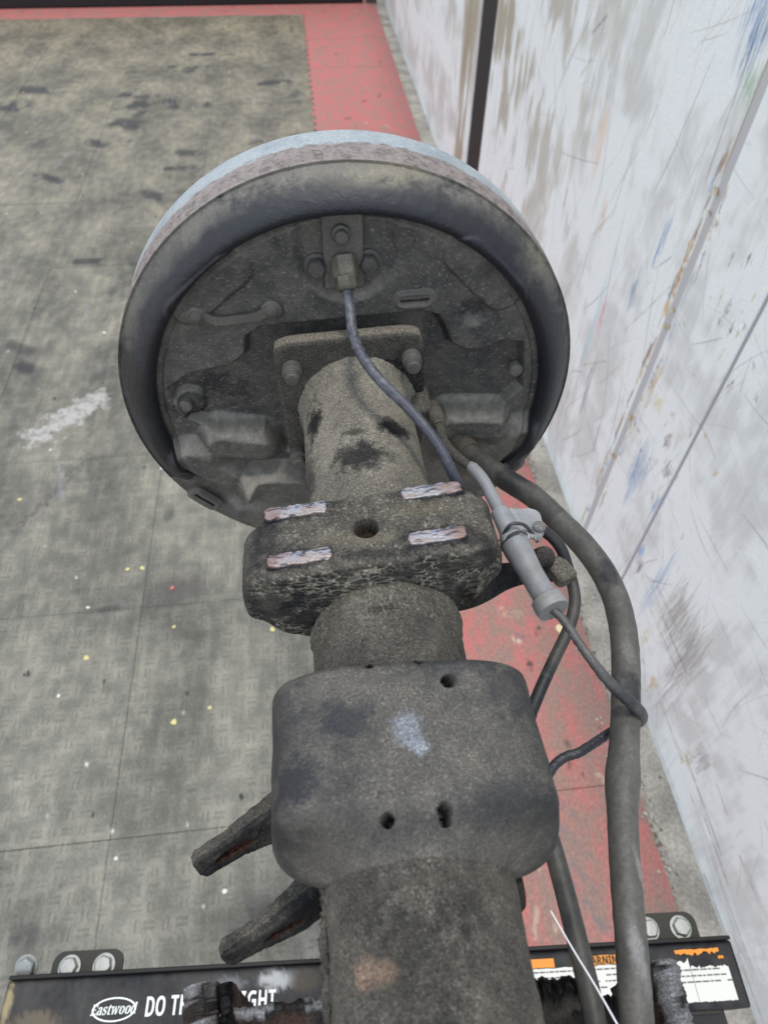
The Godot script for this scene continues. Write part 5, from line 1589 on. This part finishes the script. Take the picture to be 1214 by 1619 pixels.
func build_small_things() -> void:
	# white filament lying across the lines at the bottom
	var f := root("white_thread", "straight thin white plastic thread lying across the lower brake line", "thread")
	f.transform = AX
	part("strand", sweep([Vector3(0.0556, -0.0200, 0.3274), Vector3(0.0600, -0.0180, 0.3414), Vector3(0.0640, -0.0150, 0.3541), Vector3(0.0673, -0.0120, 0.3664), Vector3(0.0700, -0.0095, 0.3775)], func(_t: float, _a: float) -> float: return 0.00032, func(_p: Vector3, _t: float) -> Color: return Color(0.85, 0.83, 0.88), 10, 0.002), M.plain, f)
	# dried white splash on the mats
	var sp := part("paint_splash", splash(Vector2(-0.985, -1.775), Vector2(-0.82, -1.945), 0.058, 3.0), M.plain, self)
	tag(sp, "ragged dried white paint splash on the grey mats left of the drum", "paint splash")
	sp.position.y = 0.0158
	# crumbs of yellow and white paint
	var cols := [Color(0.52, 0.47, 0.20), Color(0.55, 0.55, 0.53)]
	var spots := [[-0.187, -0.9377, 1.5, 0, "largest yellow paint crumb, on the grey mats just left of the spring perch"],
		[-0.6068, -1.1802, 1.0, 0, "left one of two neighbouring yellow paint crumbs on the mats below the drum"],
		[-0.5648, -1.1806, 1.3, 0, "right one of two neighbouring yellow paint crumbs on the mats below the drum"],
		[-0.4552, -0.9745, 1.0, 0, "yellow paint crumb just below the red crumb on the grey mats"],
		[-0.9815, -1.4856, 1.1, 0, "yellow paint crumb near the left picture edge, below the white splash"],
		[-0.6784, -0.9008, 1.3, 0, "yellow paint crumb left of the mat seam, level with the tube between perch and gusset"],
		[-0.4314, -0.7009, 1.4, 0, "yellow paint crumb well left of the wrapped gusset, beside a smaller one"],
		[-0.345, -0.73, 1.0, 0, "smaller yellow paint crumb nearest the left edge of the wrapped gusset"],
		[-0.93, -1.70, 0.9, 1, "white paint speck on the grey mats right below the white splash"],
		[-0.70, -1.06, 0.9, 1, "white paint speck on the mat seam level with the spring perch"],
		[-0.73, -0.80, 0.8, 1, "white paint speck far left of the wrapped gusset's upper edge"],
		[-0.53, -0.40, 0.9, 1, "white paint speck left of the upper slotted lug"],
		[-0.29, -0.31, 0.9, 1, "white paint speck on the mats between the two slotted lugs"],
		[-0.55, -1.58, 1.1, 1, "white paint speck close under the drum's lower left rim"],
		[-1.62, -3.35, 1.4, 1, "white paint speck on the far left mats, high in the picture"],
		[-0.85, -2.35, 1.2, 1, "white paint speck left of the drum, above the white splash"]]
	for q in spots:
		var st := SurfaceTool.new()
		st.begin(Mesh.PRIMITIVE_TRIANGLES)
		flake(st, Vector3.ZERO, Vector3(1, 0, 0), Vector3(0, 0, -1), Vector3.UP, 0.0068 * q[2], cols[q[3]])
		st.generate_normals()
		var o := part("paint_crumb", st.commit(), M.plain, self)
		tag(o, q[4], "paint crumb", ["yellow paint crumbs on the mats", "white paint crumbs on the mats"][q[3]])
		o.position = Vector3(q[0], 0.0162, q[1])
	var one := [[-0.4715, -1.1006, Color(0.55, 0.13, 0.11), "small crumb of red paint on the grey mats left of the axle"], [0.515, -1.33, Color(0.30, 0.62, 0.52), "mint green paint flake on the red mat edge near the cable clamp"], [0.60, -0.86, Color(0.62, 0.52, 0.30), "tan wood chip on the red mat edge behind the black wire"]]
	for q in one:
		var st := SurfaceTool.new()
		st.begin(Mesh.PRIMITIVE_TRIANGLES)
		flake(st, Vector3.ZERO, Vector3(1, 0, 0), Vector3(0, 0, -1), Vector3.UP, 0.016 if q[2].g > 0.3 else 0.008, q[2])
		st.generate_normals()
		var o := part("paint_flake", st.commit(), M.plain, self)
		tag(o, q[3], "paint flake")
		o.position = Vector3(q[0], 0.0166, q[1])
	# sawdust and paint rubble swept along the foot of the wall
	var rub := SurfaceTool.new()
	rub.begin(Mesh.PRIMITIVE_TRIANGLES)
	for k in 900:
		var z := rng.randf_range(-2.6, 0.2)
		var x := 0.676 + absf(rng.randfn(0.0, 0.010)) if rng.randf() < 0.75 else rng.randf_range(0.62, 0.75)
		var y := 0.002 if x > 0.668 else 0.0165
		var c: Color = [Color(0.26, 0.24, 0.20), Color(0.38, 0.37, 0.34), Color(0.34, 0.30, 0.23), Color(0.14, 0.125, 0.10), Color(0.42, 0.40, 0.38)][k % 5]
		flake(rub, Vector3(x, y, z), Vector3(1, 0, 0), Vector3(0, 0, -1), Vector3.UP, rng.randf_range(0.0015, 0.006), c)
	rub.generate_normals()
	tag(part("swept_rubble", rub.commit(), M.plain, self), "paint rubble and dust along the foot of the white wall", "rubble", "", "stuff")

func splash(a: Vector2, b: Vector2, wide: float, sd: float) -> ArrayMesh:
	var cell := 0.004
	var st := SurfaceTool.new()
	st.begin(Mesh.PRIMITIVE_TRIANGLES)
	var n1 := noise(55, 14.0, 4)
	var lo := Vector2(minf(a.x, b.x), minf(a.y, b.y)) - Vector2(wide, wide) * 1.6
	var hi := Vector2(maxf(a.x, b.x), maxf(a.y, b.y)) + Vector2(wide, wide) * 1.6
	var nx := int((hi.x - lo.x) / cell)
	var ny := int((hi.y - lo.y) / cell)
	var level := func(i: int, j: int) -> float:
		var p := lo + Vector2(i, j) * cell
		return wide * (0.66 + 0.75 * n1.get_noise_2d(p.x + sd, p.y)) - pill(p, a, b) * 0.85
	for i in nx:
		for j in ny:
			var c: float = level.call(i, j)
			if c < -0.004: continue
			var q := []
			for d in [[0, 0], [1, 0], [1, 1], [0, 1]]:
				var v: float = level.call(i + d[0], j + d[1])
				var p := lo + Vector2(i + d[0], j + d[1]) * cell
				q.append([Vector3(p.x, clampf(v * 0.08, -0.0012, 0.0009), p.y), v])
			for o in [0, 1, 2, 0, 2, 3]:
				var v: float = q[o][1]
				st.set_color(Color(0.19, 0.178, 0.155).lerp(Color(0.31, 0.305, 0.29), clampf(v / 0.03 + 1.6 * n_mid.get_noise_3dv(q[o][0] * 0.4), 0, 1)))
				st.add_vertex(q[o][0])
	st.generate_normals()
	st.index()
	return st.commit()
